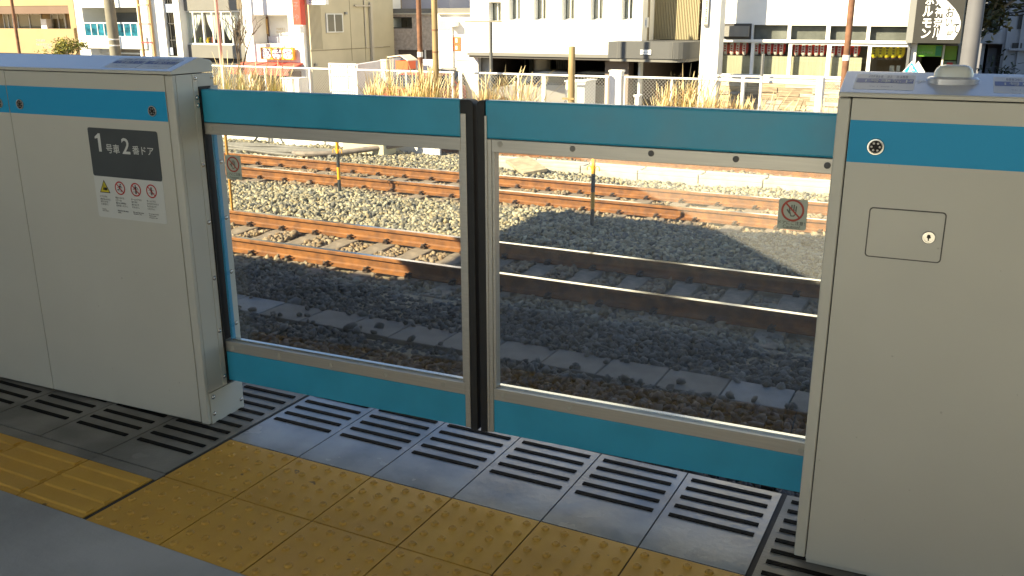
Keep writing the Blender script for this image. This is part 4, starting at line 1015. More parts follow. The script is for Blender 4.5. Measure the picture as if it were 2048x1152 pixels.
# 3 narrow cream block with stair windows
Y = 30.3
B3 = Bld('stairwell_block', 'narrow white block with a vertical strip of stairwell windows', Y, 299, 362, w_white, holes=[(327, 347, -60, 113)], hd=.2)
R_ = rect(Y+.1, 327, 347, -55, 113); B3.window(R_, Y+.12, 2, fm=frame_d, ft=.04, nh=5, deep=1.5)
for t, b_ in ((8, 25), (95, 110)): B3.pbox('frosted_pane', Y+.1, 330, 346, t, b_, .02, mat('frost', (.35, .40, .50), .4))
B3.pbox('statue', Y+.5, 336, 344, 45, 70, .3, w_cream); B3.pbox('flower_box', Y+.5, 335, 347, 72, 94, .3, w_cream)
# 4 grey block with curtained window
Y = 30.6
B4 = Bld('grey_block', 'grey building with a wide curtained window behind the leafless tree', Y, 360, 489, w_grey, holes=[(367, 482, 21, 90), (370, 486, 116, 170)], hd=.3)
Rw = rect(Y, 367, 482, 21, 90); B4.window(Rw, Y+.05, 6, ft=.07, cur=0, deep=1.4)
x0, x1, z0, z1 = Rw; W_ = (x1-x0)
def swag(a, e, s):
    mb = MB(); n = 14
    for j in range(n):
        u, v = j/n, (j+1)/n
        def edge(t): return a+(e-a)*((1-t**1.6)*.85+.12) if s > 0 else e-(e-a)*((1-t**1.6)*.85+.12)
        zz = lambda t: z1-.08-(z1-z0-.1)*t*.86
        o_ = a if s > 0 else e
        m = 6
        for k in range(m):
            p_ = lambda t, k_: (o_+(edge(t)-o_)*k_/m, Y+.2+.03*math.sin(k_*2.2), zz(t))
            mb.quad(p_(u, k), p_(u, k+1), p_(v, k+1), p_(v, k))
    B4.part('curtain', mb, curtain)
swag(x0+.1, x0+W_*.28, 1); swag(x0+W_*.28, x0+W_*.33, -1); swag(x0+W_*.34, x0+W_*.52, -1); swag(x0+W_*.50, x0+W_*.62, 1); swag(x0+W_*.58, x0+W_*.76, -1); swag(x0+W_*.74, x0+W_*.93, 1)
for l, r_, c in ((397, 405, (.16, .20, .05)), (412, 421, (.70, .48, .02)), (424, 431, (.60, .14, .06)), (382, 388, (.45, .50, .10))):
    R_ = rect(Y+.35, l, r_, 74, 88); mb = MB(); cx = (R_[0]+R_[1])/2; rd = (R_[1]-R_[0])/2
    for k in range(14): mb.bar((cx+random.uniform(-.4, .4)*rd, Y+.35, R_[2]), (cx+random.uniform(-1, 1)*rd, Y+.35+random.uniform(-.05, .05), R_[2]+(R_[3]-R_[2])*random.uniform(.5, 1)), .05, .02)
    B4.part('window_plant', mb, mat('plant_%d' % l, c, .7))
B4.pbox('ground_floor_front', Y+.28, 372, 486, 117, 170, .05, w_dark)
for px, py in ((364, 3), (374, 104)): 
    c = at(px, py, Y); mb = MB(); mb.lathe([(.05, 0), (.05, .08), (.03, .1)], c, 12, 'y'); B4.part('vent', mb, steeld, smooth=True)
B4.pbox('corner_shade_panel', Y-.02, 471, 488, -40, 18, .02, wm('brownish', (.16, .13, .09)))
# 5 dumpling restaurant
Y = 29.8
B5 = Bld('dumpling_shop', 'white two storey shop with orange sign board and red awning', Y, 488, 606, w_white, zt=4.5, holes=[(505, 577, 30, 88), (492, 604, 140, 185)], hd=.9)
mb = MB(); mb.box(px2x(500, Y), px2x(580, Y), Y+.902, Y+1.0, .2, 3.4); B5.part('back_wall', mb, w_white)
B5.pbox('half_wall', Y+.82, 537, 578, 73, 90, .08, w_lav)
d_ = B5.pbox('door', Y+.84, 513, 537, 33, 90, .05, w_brown); B5.pbox('door_panel', Y+.82, 523, 535, 38, 68, .02, mat('door_tan', (.55, .36, .14), .6), d_)
f = Flat(lambda a, c, d: tuple(Vector((a, Y+.90-d, c))-B5.loc))
for k in range(2):
    x0, x1, z0, z1 = rect(Y+.9, 553, 571, 56+6*k, 60+6*k); f.scrawl(x0, x1, z0, z1, 5, .004)
f.build('wall_lettering', mat('letter_ochre', (.55, .42, .18), .6), B5.wall)
R_ = rect(Y-.25, 521, 586, 95, 119); bd_ = B5.box('sign_board', R_, Y-.25, Y-.1, mat('sign_orange', (.72, .30, .02), .5))
f = Flat(lambda a, c, d: tuple(Vector((a, Y-.25-d, c))-B5.loc)); wd, hh = R_[1]-R_[0], R_[3]-R_[2]
for k, ch in enumerate('餃子や'):
    xa = R_[0]+wd*(.05+.325*k); f.slab(xa-.01, xa+wd*.27+.01, R_[2]+hh*.08, R_[2]+hh*.9, .002, .006, 0, r=.12)
    f.text(ch, xa-.01, R_[2]+hh*.10, w_=wd*.285, h=hh*.78, d=.012, m=1, bold=.004)
f.build('sign_lettering', [mat('letter_white', (.8, .8, .78), .5), mat('letter_purple', (.13, .05, .12), .5)], bd_)
x0, x1, z0, z1 = rect(Y, 490, 606, 124, 141)
mb = MB(); mb.prism([(-.9, z0+.02), (-.9, z0+.10), (0, z1), (0, z1-.08)], x0, x1, lambda p, q, a: (a, Y-.02+p, q)); B5.part('awning', mb, mat('awning_red', (.55, .10, .07), .7))
mb = MB(); mb.box(x0, x1, Y-.915, Y-.905, z0-.12, z0+.08); B5.part('awning_valance', mb, mat('awning_red', (.55, .10, .07)))
B5.pbox('shop_front', Y+.6, 492, 604, 138, 190, .1, wm('shopdark', (.20, .09, .07)))
B5.pbox('menu_panel', Y-.05, 496, 513, 139, 175, .04, white)
R_ = rect(Y-.5, 584, 599, -42, 50); vs = B5.box('vertical_sign', R_, Y-.5, Y-.2, mat('sign_red_bright', (.58, .06, .03), .5))
f = Flat(lambda a, c, d: tuple(Vector((a, Y-.5-d, c))-B5.loc)); wd = R_[1]-R_[0]
for k, (ch, t, b_) in enumerate((('餃', -25, 0), ('子', 4, 20), ('や', 28, 42))):
    q = rect(Y-.5, 585, 598, t, b_); f.text(ch, R_[0]+wd*.16, q[2], w_=wd*.68, h=q[3]-q[2], d=.006, bold=.015)
f.build('sign_lettering', mat('letter_grey', (.16, .12, .11), .5), vs)
R_ = rect(Y-.5, 586, 600, 52, 66); vs2 = B5.box('small_sign', R_, Y-.5, Y-.25, white)
f = Flat(lambda a, c, d: tuple(Vector((a, Y-.5-d, c))-B5.loc)); f.scrawl(R_[0]+.02, R_[1]-.02, R_[2]+.16, R_[2]+.26, 3, .004); f.scrawl(R_[0]+.02, R_[1]-.02, R_[2]+.03, R_[2]+.13, 3, .004); f.build('sign_lettering', ink, vs2)
# 6 cream building with the long side wall
Y = 30.0; x6 = px2x(619.5, Y, 60)
B6 = Bld('cream_building', 'tall cream building whose blank side wall carries pipes and one window', Y, 607, 619.5, [w_side], zt=4.2, depth=5.9)
def srect(l, r_, t, b_): a = atx(l, (t+b_)/2, x6); c = atx(r_, (t+b_)/2, x6); m_ = (l+r_)/2; return a.y, c.y, atx(m_, b_, x6).z, atx(m_, t, x6).z
def sbox(name, l, r_, t, b_, dx, m, dx0=0.002, par=None):
    y0, y1, z0, z1 = srect(l, r_, t, b_); mb = MB(); mb.box(x6+dx0, x6+dx0+dx, y0, y1, z0, z1); return B6.part(name, mb, m, par)
wf = sbox('window', 651, 684, 27, 65, .06, frame_w); sbox('pane', 653.5, 666, 29, 63, .012, mat('window_dim', (.13, .12, .09), .25), .056, wf); sbox('pane', 668.5, 682, 29, 63, .012, mat('window_dim', (.13, .12, .09), .25), .056, wf)
y0, y1, z0, z1 = srect(618.5, 644, 11, 98); mb = MB()
n = 11
for k in range(n): mb.box(x6+.002, x6+.03, y0+(y1-y0)*k/n, y0+(y1-y0)*(k+.6)/n, z0, z1)
B6.part('corrugated_panel', mb, w_side)
for a in (699.5, 727): sbox('joint', a, a+.8, -60, 122, .004, wm('joint', (.22, .19, .13)))
sbox('seam', 619, 780, 97, 98.4, .012, wm('joint', (.22, .19, .13)))
pm = wm('pipe', (.50, .45, .36))
sbox('pipe', 738.5, 742.5, 5, 122, .1, pm, .03); sbox('pipe', 706, 740, 10, 13, .08, pm, .03)
sbox('pipe', 728, 729.5, -10, 92, .03, pm, .02); sbox('pipe', 731, 765, 93, 95, .03, pm, .02); sbox('vent', 688, 692, 24, 29, .08, steeld); sbox('vent', 628, 632, 127, 132, .08, steeld)
R_ = rect(Y-.3, 612, 650, -22, 9); sb = B6.box('projecting_sign', R_, Y-.3, Y-.1, white)
f = Flat(lambda a, c, d: tuple(Vector((a, Y-.3-d, c))-B6.loc)); f.scrawl(R_[0]+.12, R_[1]-.08, R_[2]+.05, R_[2]+.25, 7, .004); f.build('sign_lettering', mat('letter_slate', (.12, .14, .17), .5), sb)
# 7 stucco building and the pale one above
Y = 36.1
B7 = Bld('stucco_building', 'low brown stucco building with one dark window behind the rusty poles', Y, 740, 874, w_stucco, zt=rect(Y, 780, 870, 26.5, 28)[3], holes=[(783, 824, 34, 57), (795, 872, 100, 150)], hd=.15, depth=6)
B7.window(rect(Y, 783, 824, 34, 57), Y+.05, 1, fm=frame_d, ft=.05); B7.pbox('cornice', Y-.12, 772, 874, 26, 29, .12, concl)
B7.pbox('recess_wall', Y+.12, 795, 872, 99, 150, .03, wm('warmdark', (.13, .10, .08))); B7.pbox('downpipe', Y-.03, 849, 851.5, 100, 140, .05, white)
Y = 38.5
B7b = Bld('pale_building', 'pale lavender building rising behind the stucco building', Y, 740, 900, w_lav, zt=12, depth=8)
B7b.pbox('corner_strip', Y-.1, 770, 800, -60, 26, .1, wm('ochrestrip', (.34, .27, .17)))
Y = 33.2
B8a = Bld('white_annex', 'low white annex with two red posters and an air conditioner', Y, 874, 951, w_white, zt=rect(Y, 880, 950, 26.5, 28)[3], depth=4)
B8a.pbox('cornice', Y-.15, 873, 951, 26, 28.5, .15, concl); B8a.pbox('air_conditioner', Y-.4, 893, 908, 42, 53, .38, white); B8a.pbox('recess_panel', Y-.02, 877, 900, 41, 60, .02, wm('creampanel', (.60, .52, .32)))
for t, b_ in ((74, 88), (89, 102)):
    o = B8a.pbox('poster', Y-.03, 905, 921, t, b_, .03, mat('poster_red', (.55, .12, .03), .5)); B8a.pbox('poster_mark', Y-.035, 911, 914.5, t+3, b_-3, .005, white, o)
B8a.pbox('drainpipe', Y-.1, 902, 904.5, 40, 150, .1, white)
# yard in front of the stucco building
Y = 28.2
r = empty('yard_gate', (px2x(685, Y), Y, -2), 'white framed yard gate of corrugated panels beside the cream building', 'gate')
x0, x1, z0, z1 = rect(Y, 660, 713, 127, 200); cx = (x0+x1)/2
mb = MB(); n = 14
for k in range(n): a = x0+(x1-x0)*k/n; mb.box(a-cx, a+(x1-x0)*.6/n-cx, -.01, .02, 0, z1+1.95)
mb.box(x0-cx, x1-cx, .02, .04, 0, z1+1.95); mb.build('panel', white, r)
mb = MB()
for x in (x0, (x0*.35+x1*.65), x1-.06): mb.box(x-cx, x-cx+.06, -.04, -.012, 0, z1+2)
for z in (z1+1.95, z1+1.55, z1+1.0): mb.box(x0-cx, x1-cx+.06, -.044, -.04, z, z+.06)
mb.build('gate_frame', frame_w, r)
a, e, g_ = at(712, 150, 28.4), at(800, 150, 34.0), at(874, 150, 34.0)
r = empty('yard_wall', (e.x, e.y, -2), 'pale lavender yard wall running back from the corrugated gate', 'wall')
for nm, P, Q, tz in (('side', a, e, at(712, 129, 28.4).z), ('back', e, g_, at(830, 118, 34).z)):
    mb = MB(); mb.bar((P.x-e.x, P.y-e.y, (tz+2)/2), (Q.x-e.x, Q.y-e.y, (tz+2)/2), .15, tz+2); mb.build(nm+'_wall', w_lav, r)
R_ = rect(29.5, 765, 775.5, 122, 150); mb = MB(); mb.box(-.12, .12, -.1, .1, 0, 2+R_[3]); mb.box(-.14, .14, -.12, .12, 2+R_[3], 2.06+R_[3]); o = mb.build('meter_post', w_cream); o.location = ((R_[0]+R_[1])/2, 29.5, -2); tag(o, 'small cream meter post against the lavender yard wall', 'post')
Y = 28.6; R_ = rect(Y, 793, 817, 113, 200)
r = empty('ticket_booth', ((R_[0]+R_[1])/2, Y, -2), 'small booth with orange gable roof behind the golden grass', 'booth'); hw = (R_[1]-R_[0])/2; zz = R_[3]+2
mb = MB(); mb.box(-hw, hw, 0, .5, 0, zz-.45); mb.build('body', w_grey, r)
mb = MB(); mb.box(-hw, hw, -.02, .52, zz-.45, zz-.15); mb.build('header', mat('booth_orange', (.62, .12, .03), .5), r)
mb = MB(); mb.prism([(-hw*1.1-.3, -.05+zz), (-hw*.1, zz+.02), (hw*1.12, zz-.16), (hw*1.12, zz-.12), (-hw*.1, zz+.06), (-hw*1.1-.3, zz-.01)], -.06, .6, lambda p, q, a: (p, a, q)); mb.build('roof', w_cream, r)
mb = MB(); mb.box(-hw*.9, hw*.9, -.03, -.021, zz-.75, zz-.47); mb.build('panel', mat('booth_glass', (.40, .42, .42), .3), r)

# cars
def car(name, x, y, z, rz, body, label, L=3.9, cat='car', hgt=1.48):
    r = empty(name, (x, y, z), label, cat, rz=rz); W_ = .82; k = hgt/1.48
    prof = [(-L/2, .35), (-L/2+.02, .62), (-L/2+.12, .78*k), (-L/2+.55, .90*k), (-L/2+1.02, .98*k), (-L/2+1.75, 1.42*k), (-L/2+2.2, 1.48*k), (L/2-.9, 1.46*k), (L/2-.28, 1.04*k), (L/2-.04, .95*k), (L/2, .55), (L/2-.04, .28), (L/2-.5, .22), (-L/2+.5, .22), (-L/2+.05, .26)]
    mb = MB(); n = len(prof)
    ys = (-W_, -W_*.93, W_*.93, W_)
    for y_ in ys:
        ins = .0 if abs(y_) == W_ else 0
        for p, q in prof:
            t = .80 if q > 1.0*k else 1.0
            mb.v.append((p*(.985 if abs(y_) == W_ else 1), y_*t, q if abs(y_) < W_ else q-.03*(q > .7)))
    for a in range(3):
        for j in range(n): e = (j+1) % n; mb.f.append((a*n+j, a*n+e, (a+1)*n+e, (a+1)*n+j)); mb.m.append(0)
    mb.f.append(tuple(range(n))[::-1]); mb.m.append(0); mb.f.append(tuple(3*n+j for j in range(n))); mb.m.append(0)
    mb.build('body', body, r, smooth=True)
    gd = mat('car_glass', (.02, .022, .025), .08, spec=.8)
    for s in (-1, 1):
        mb = MB(); z0_, z1_ = .98*k, 1.36*k
        mb.quad((-L/2+1.2, s*W_*.97, z0_), (L/2-.55, s*W_*.97, z0_), (L/2-.98, s*W_*.825, z1_), (-L/2+1.72, s*W_*.825, z1_)); mb.build('side_window', gd, r)
        mb = MB(); mb.box(.10, .16, min(s*W_*.79, s*W_*.985), max(s*W_*.79, s*W_*.985), z0_, z1_-.0); mb.build('pillar', body, r)
        mb = MB(); mb.lathe([(.06, -.03), (.10, 0), (.09, .03)], (-L/2+.22, s*W_*.72, .68*k), 12, 'x'); mb.build('headlight', mat('headlight', (.7, .7, .68), .15), r, smooth=True)
        mb = MB(); mb.box(-L/2+1.15, -L/2+1.3, s*(W_+.07)-.07, s*(W_+.07)+.07, .98*k, 1.1*k); mb.build('mirror', body, r, bevel=.02)
        for px in (-L/2+.75, L/2-.72):
            mb = MB(); mb.lathe([(.2, -.1), (.29, -.085), (.30, 0), (.29, .085), (.2, .1)], (px, s*(W_-.09), .30), 22, 'y'); w_ = mb.build('wheel', mat('tyre', (.02, .02, .02), .8), r, smooth=True)
            mb = MB(); mb.lathe([(.19, .095), (.18, .104), (.05, .108)], (px, s*(W_-.09), .30), 18, 'y') if s < 0 else mb.lathe([(.19, -.095), (.18, -.104), (.05, -.108)], (px, s*(W_-.09), .30), 18, 'y'); mb.build('rim', steeld, w_, smooth=True)
    mb = MB(); mb.quad((-L/2+1.06, -W_*.84, 1.02*k), (-L/2+1.06, W_*.84, 1.02*k), (-L/2+1.72, W_*.72, 1.405*k), (-L/2+1.72, -W_*.72, 1.405*k))
    mb.v = [(a-.012, b_, c+.012) for a, b_, c in mb.v]; mb.build('windscreen', gd, r)
    return r
silver_car = mat('car_silver', (.42, .40, .36), .3, .4); white_car = mat('car_white', (.66, .65, .61), .3); red_car = mat('car_red', (.45, .05, .03), .3); dark_car = mat('car_dark', (.06, .06, .065), .25, .3)
p = at(1080, 200, 31.2); car('parked_car', p.x, 31.2, -2.0, .3, silver_car, 'silver hatchback parked under the white building, bonnet in the sun', hgt=1.5)
p = at(1160, 200, 31.5); car('parked_car', p.x, 32.2, -2.0, 0, mat('car_beige', (.16, .15, .12), .4, .3), 'dark beige car parked deep in the shade of the garage')
p = at(826, 180, 27.4); car('parked_car', p.x, 27.6, -2.0, 1.5, red_car, 'red car half hidden behind the golden dry grass', hgt=1.5)
p = at(900, 180, 30.6); car('parked_car', p.x, 30.8, -2.0, 1.45, dark_car, 'dark car half hidden behind the ochre pole and grass')

# 8 white office block over a garage
Y = 29.4
B8 = Bld('office_block', 'white office building with narrow windows standing over an open garage', Y, 941, 1284, w_white, zt=14, depth=8,
         holes=[(977.5, 1002, 4, 43), (1018, 1040, -40, 40), (1068, 1092, -40, 40), (1124, 1149, -40, 40), (1181, 1206, -40, 40), (1243, 1266, -40, 40), (957, 1275, 118.5, 240)], hd=.22)
for h_ in B8.hs[:6]: B8.window(h_, Y+.2, 2, ft=.035, cur=2, deep=.9)
w_pan = wm('joint_pale', (.55, .54, .50))
for a in (1108, 1165, 1221): B8.pbox('panel_joint', Y-.003, a, a+.6, -60, 108, .003, w_pan)
B8.pbox('panel_joint', Y-.003, 942, 1216, 88.5, 89.2, .003, w_pan)
B8.pbox('ledge', Y-.35, 934, 1222, 107.5, 113.5, .36, wm('ledge', (.17, .165, .15))); B8.pbox('ledge_underside', Y-.30, 938, 1222, 113.6, 118, .32, w_dark)
gx0, gx1 = px2x(952, Y), px2x(1278, Y); zc = rect(Y, 960, 970, 118, 119)[3]
mb = MB(); mb.box(gx0, gx1, Y+6.5, Y+6.6, -2, zc); mb.box(gx0-.1, gx0-.02, Y+.25, Y+6.5, -2, zc); mb.box(gx1+.02, gx1+.1, Y+.25, Y+6.5, -2, zc); mb.box(gx0, gx1, Y+.24, Y+6.5, zc+.01, zc+.1); B8.part('garage_walls', mb, mat('garage_brown', (.10, .075, .06), .8, var=.1))
mb = MB(); a = at(955, 150, Y+.6); e = at(982, 150, Y+.6); mb.box(a.x, e.x, Y+.5, Y+.65, -2, zc); B8.part('side_wall', mb, w_white)
mb = MB(); a = at(1085, 130, Y+2.2); mb.lathe([(.30, -2), (.30, zc)], (a.x, Y+2.2, 0), 20); B8.part('column', mb, w_cream, smooth=True)
for l, r_ in ((1036, 1046), (1058, 1066)):
    R_ = rect(Y+4, l, r_, 116, 170); B8.box('glass_door', R_, Y+4, Y+4.05, mat('garage_glass', (.35, .38, .33), .3)); B8.pbox('door_frame', Y+3.95, r_+1, r_+3, 116, 170, .1, w_cream)
o = B8.pbox('shutter', Y+4.2, 1112, 1138, 118, 150, .05, concl)
for k in range(5): B8.pbox('shutter_rib', Y+4.19, 1114+5*k, 1114.6+5*k, 118, 150, .01, w_grey, o)
B8.pbox('pier', Y+.3, 1209, 1256, 118, 230, .5, wm('pier', (.20, .16, .13)))
B8.pbox('reception_counter', Y+3.5, 1278, 1316, 135, 143, .4, w_cream)
# entrance bay with louvres and canopy
B9 = Bld('entrance_bay', 'louvred entrance bay between the white office building and the white pillar', Y+1.9, 1282, 1420, wm('bay', (.06, .048, .035)), zt=11, depth=6, holes=[(1300, 1400, 118, 240)], hd=2)
x0, x1, z0, z1 = rect(Y+1.2, 1302, 1402, -140, 79)
mb = MB(); n = 31
for k in range(n):
    x = x0+(x1-x0)*(k+.5)/n; mb.box(x-.014, x+.014, Y+1.15, Y+1.25, z0, z1)
for py in (5, 21, 48, 76): z = at(1350, py, Y+1.2).z; mb.box(x0, x1, Y+1.26, Y+1.29, z-.02, z+.02)
B9.part('louvre_screen', mb, mat('louvre_bronze', (.34, .29, .17), .55))
B9.pbox('reveal_panel', Y+.6, 1284, 1301, -140, 82, .05, wm('reveal', (.24, .19, .11))); B9.pbox('reveal_pipe', Y+.5, 1295.5, 1298, -140, 82, .06, wm('reveal', (.24, .19, .11)))
o = B9.pbox('lamp_box', Y+.3, 1284.5, 1294.5, 35, 55, .15, white); B9.pbox('lamp_lens', Y+.29, 1286.5, 1292.5, 40, 51, .01, mat('frost', (.35, .40, .50)), o); B9.pbox('lamp_stem', Y+.4, 1289, 1290, 55, 84, .04, w_brown, o)
Yc = Y-1.1; R_ = rect(Yc, 1216, 1373, 84, 117.5); r = empty('entrance_canopy', ((R_[0]+R_[1])/2, Y, R_[2]), 'dark grey entrance canopy with rounded corner and small white plate', 'canopy')
def canopy(y_, l, r__, za, zb_):
    pr = [(l, 1.9), (l, y_-Y)]+[(r__-.55+.55*math.sin(t*PI/12), y_-Y+.55-.55*math.cos(t*PI/12)) for t in range(7)]+[(r__, 1.9)]
    mb = MB(); cx = (R_[0]+R_[1])/2; mb.prism([(p-cx, q) for p, q in pr], za-R_[2], zb_-R_[2], lambda p, q, a: (p, q, a)); return mb
cm = wm('canopy', (.085, .086, .085), var=.03)
canopy(Yc, R_[0], R_[1], R_[2], R_[3]).build('fascia', cm, r); canopy(Yc+.04, R_[0]+.05, R_[1]-.05, R_[2]-.10, R_[2]-.005).build('soffit', wm('ledge', (.17, .165, .15)), r)
R2 = rect(Yc-.01, 1281, 1302.5, 99.5, 109); cx = (R_[0]+R_[1])/2; mb = MB(); mb.box(R2[0]-cx, R2[1]-cx, Yc-.03-Y, Yc-.002-Y, R2[2]-R_[2], R2[3]-R_[2]); pl = mb.build('plate', white, r)
f = Flat(lambda a, c, d: (a-cx, Yc-.03-d-Y, c-R_[2])); f.scrawl(R2[0]+.03, R2[1]-.03, R2[2]+.04, R2[3]-.06, 6, .003); f.build('plate_lettering', w_grey, pl)
for l in (1234, 1344): mb = MB(); q = rect(Yc-.003, l, l+.7, 84.5, 117); mb.box(q[0]-cx, q[1]-cx, Yc-.003-Y, Yc-Y, q[2]-R_[2], q[3]-R_[2]); mb.build('panel_joint', w_grey, r)

# white concrete pillar with a narrow sign
Yp = 27.5; xa, xb = px2x(1397, Yp, 150), px2x(1434, Yp, 150)
r = empty('white_pillar', ((xa+xb)/2, Yp, -1.7), 'thick white pillar right of the canopy, rising out of dry grass', 'pillar')
mb = MB(); hw = (xb-xa)/2; mb.box(-hw, hw, 0, hw*2, 0, 11); mb.build('shaft', w_white, r, bevel=.02)
R_ = rect(Yp-.05, 1410.5, 1419.5, -60, 53); cxp = (xa+xb)/2
r2 = empty('narrow_sign', ((R_[0]+R_[1])/2, Yp, R_[2]), 'narrow vertical sign fixed on the white pillar', 'sign'); w2 = (R_[1]-R_[0])/2
mb = MB(); mb.box(-w2, w2, -.06, -.002, 0, R_[3]-R_[2]); mb.build('board', mat('sign_frame_dark', (.14, .13, .12), .5), r2); mb = MB(); mb.box(-w2*.78, w2*.78, -.065, -.0605, .06, R_[3]-R_[2]-.05); mb.build('face', mat('sign_face_pale', (.42, .44, .40), .5), r2)
f = Flat(lambda a, c, d: (a, -.065-d, c)); 
for k in range(7): f.scrawl(-w2*.45, w2*.45, .12+.22*k, .27+.22*k, 1, .003)
f.build('sign_lettering', mat('letter_greenblack', (.04, .07, .06), .5), r2)

# 9 lantern restaurant
Y = 29.0
bays = [(1437, 1500.5), (1506.5, 1575), (1581.5, 1652), (1660, 1733), (1740, 1819)]
hol = [(l, r_, 85+.028*(l-1437), 152+.03*(l-1437)) for l, r_ in bays]+[(l, r_, 49+.012*(l-1437), 78+.014*(l-1437)) for l, r_ in bays[1:]]
RB = Bld('lantern_restaurant', 'white restaurant building with rows of paper lanterns behind its large windows', Y, 1432, 1838, w_white, zt=15, depth=12, holes=hol, hd=.12, zb=-2)
xL, xR = px2x(1436, Y), px2x(1820, Y); zt_, zb2 = at(1600, 40, Y).z, -1.0
room = mat('restaurant_room', (.40, .34, .24), .9, var=.15, vscale=2)
mb = MB(); mb.box(xL, xR, Y+3.2, Y+3.3, zb2, zt_); mb.box(xL-.05, xL, Y+.2, Y+3.2, zb2, zt_); mb.box(xR, xR+.05, Y+.2, Y+3.2, zb2, zt_); mb.box(xL, xR, Y+.15, Y+3.2, zt_, zt_+.05); mb.box(xL, xR, Y+.15, Y+3.2, zb2-.05, zb2); RB.part('room', mb, room)
mb = MB(); q = rect(Y+.3, 1437, 1722, 113, 160); mb.box(q[0], q[1], Y+.3, Y+.36, zb2, q[3]); RB.part('counter_screen', mb, mat('counter_panel', (.42, .37, .25), .7, var=.12, vscale=3, stretch=(6, 1, .3)))
for h_ in RB.hs:
    mb = MB(); mb.quad((h_[0], Y+.08, h_[2]), (h_[1], Y+.08, h_[2]), (h_[1], Y+.08, h_[3]), (h_[0], Y+.08, h_[3])); RB.part('pane', mb, wglass)
for l, r_ in bays[1:]: RB.pbox('transom_backing', Y+.22, l, r_, 46, 84, .02, mat('backing_grey', (.17, .16, .14), .8, var=.3, vscale=1.5))  # grey sheets added behind the transoms so they look less dark
for l, r_, t in ((1519, 1543, 69), (1640, 1658, 66)): RB.pbox('ceiling_lamp', Y+1.4, l, r_, t-4, t+3, .4, white)
for l, r_, t, b_ in ((1661, 1681, 104, 119), (1779, 1788, 131, 142), (1793, 1800, 131, 142)): RB.pbox('poster', Y+.86, l, r_, t, b_, .02, signwhite)
RB.pbox('transom_bar', Y-.06, 1434, 1820, 80, 85.5, .06, w_white)
RB.pbox('sill', Y-.08, 1434, 1820, 152, 156, .09, w_white)
o = RB.pbox('sign_surround', Y-.05, 1435, 1502, 47, 79, .05, w_dark); RB.pbox('blank_sign_board', Y-.2, 1444, 1497, 52, 73, .14, wm('signsteel', (.20, .195, .18), stretch=(8, 1, .4)), o)
RB.pbox('downpipe', Y-.14, 1822.5, 1828, -80, 150, .12, steeld)
# stone and timber clad base
mb_s = [MB() for _ in range(4)]; x = px2x(1437, Y); rd = random.Random(4); zr0, zr1 = -2.0, at(1560, 160, Y).z
z = zr0
while z < zr1:
    h_ = rd.uniform(.07, .2); x = px2x(1437, Y)
    while x < px2x(1740, Y):
        l_ = rd.uniform(.4, 1.5); k = rd.randrange(4); mb_s[k].box(x+.004, min(x+l_, px2x(1741, Y))-.004, Y-rd.uniform(.05, .10), Y-.001, z+.003, min(z+h_, zr1)-.003); x += l_
    z += h_
for k, c in enumerate(((.40, .33, .22), (.28, .22, .15), (.48, .42, .31), (.30, .28, .25))):
    o = RB.part('base_cladding', mb_s[k], mat('clad_%d' % k, c, .9, var=.3, vscale=6, bump=.4, stretch=(.6, 1, 4)))
# lanterns: one built, the rest copied
def lantern_meshes(m1, m2):
    mb = MB(); pr = []
    for k in range(15): t = k/14; pr.append((.115*(1-.55*abs(2*t-1)**3)*(1+.03*(-1)**k), .03+.40*t))
    mb.lathe(pr, (0, 0, 0), 16); o = mb.build('shade', m1, smooth=True)
    mb = MB(); mb.lathe([(.055, 0), (.055, .03)], (0, 0, 0), 12); mb.lathe([(.055, .43), (.055, .46)], (0, 0, 0), 12); p2 = mb.build('rim', mat('lantern_rim', (.06, .02, .015), .6))
    mb = MB()
    for z_ in (.13, .20, .27): mb.quad((-.03, -.118, z_), (.03, -.118, z_), (.03, -.118, z_+.045), (-.03, -.118, z_+.045))
    p3 = mb.build('lettering', m2)
    d = (o.data, p2.data, p3.data)
    for q in (o, p2, p3): bpy.data.objects.remove(q)
    return d
# lantern paper: red sides with a white front field, as a procedural pattern round the shade
lm_ = bpy.data.materials.new('lantern_paper'); lm_.use_nodes = True; n_ = lm_.node_tree; bs = n_.nodes['Principled BSDF']; bs.inputs['Roughness'].default_value = .7
tc = n_.nodes.new('ShaderNodeTexCoord'); sx = n_.nodes.new('ShaderNodeSeparateXYZ'); ab = n_.nodes.new('ShaderNodeMath'); ab.operation = 'ABSOLUTE'; gt = n_.nodes.new('ShaderNodeMath'); gt.operation = 'GREATER_THAN'; gt.inputs[1].default_value = .052
mx = n_.nodes.new('ShaderNodeMix'); mx.data_type = 'RGBA'; mx.inputs[6].default_value = (.78, .72, .64, 1); mx.inputs[7].default_value = (.62, .05, .02, 1)
n_.links.new(tc.outputs['Object'], sx.inputs[0]); n_.links.new(sx.outputs['X'], ab.inputs[0]); n_.links.new(ab.outputs[0], gt.inputs[0]); n_.links.new(gt.outputs[0], mx.inputs[0]); n_.links.new(mx.outputs[2], bs.inputs['Base Color'])
LR_ = lantern_meshes(lm_, red); LY_ = lantern_meshes(mat('lantern_yellow', (.80, .62, .02), .7), mat('lantern_ink', (.25, .18, .02), .7))
ordn = ['leftmost', 'second', 'third', 'fourth', 'fifth']
rows = [([1452, 1465, 1477, 1490], 96, 'first window from the white pillar'), ([1514.5, 1527, 1539.5, 1552, 1564], 96, 'second window from the white pillar'), ([1594.5, 1608, 1621, 1634, 1645.5], 97.5, 'third window from the white pillar'), ([1667, 1680, 1696, 1713], 99, 'window crossed by the rusty pole')]
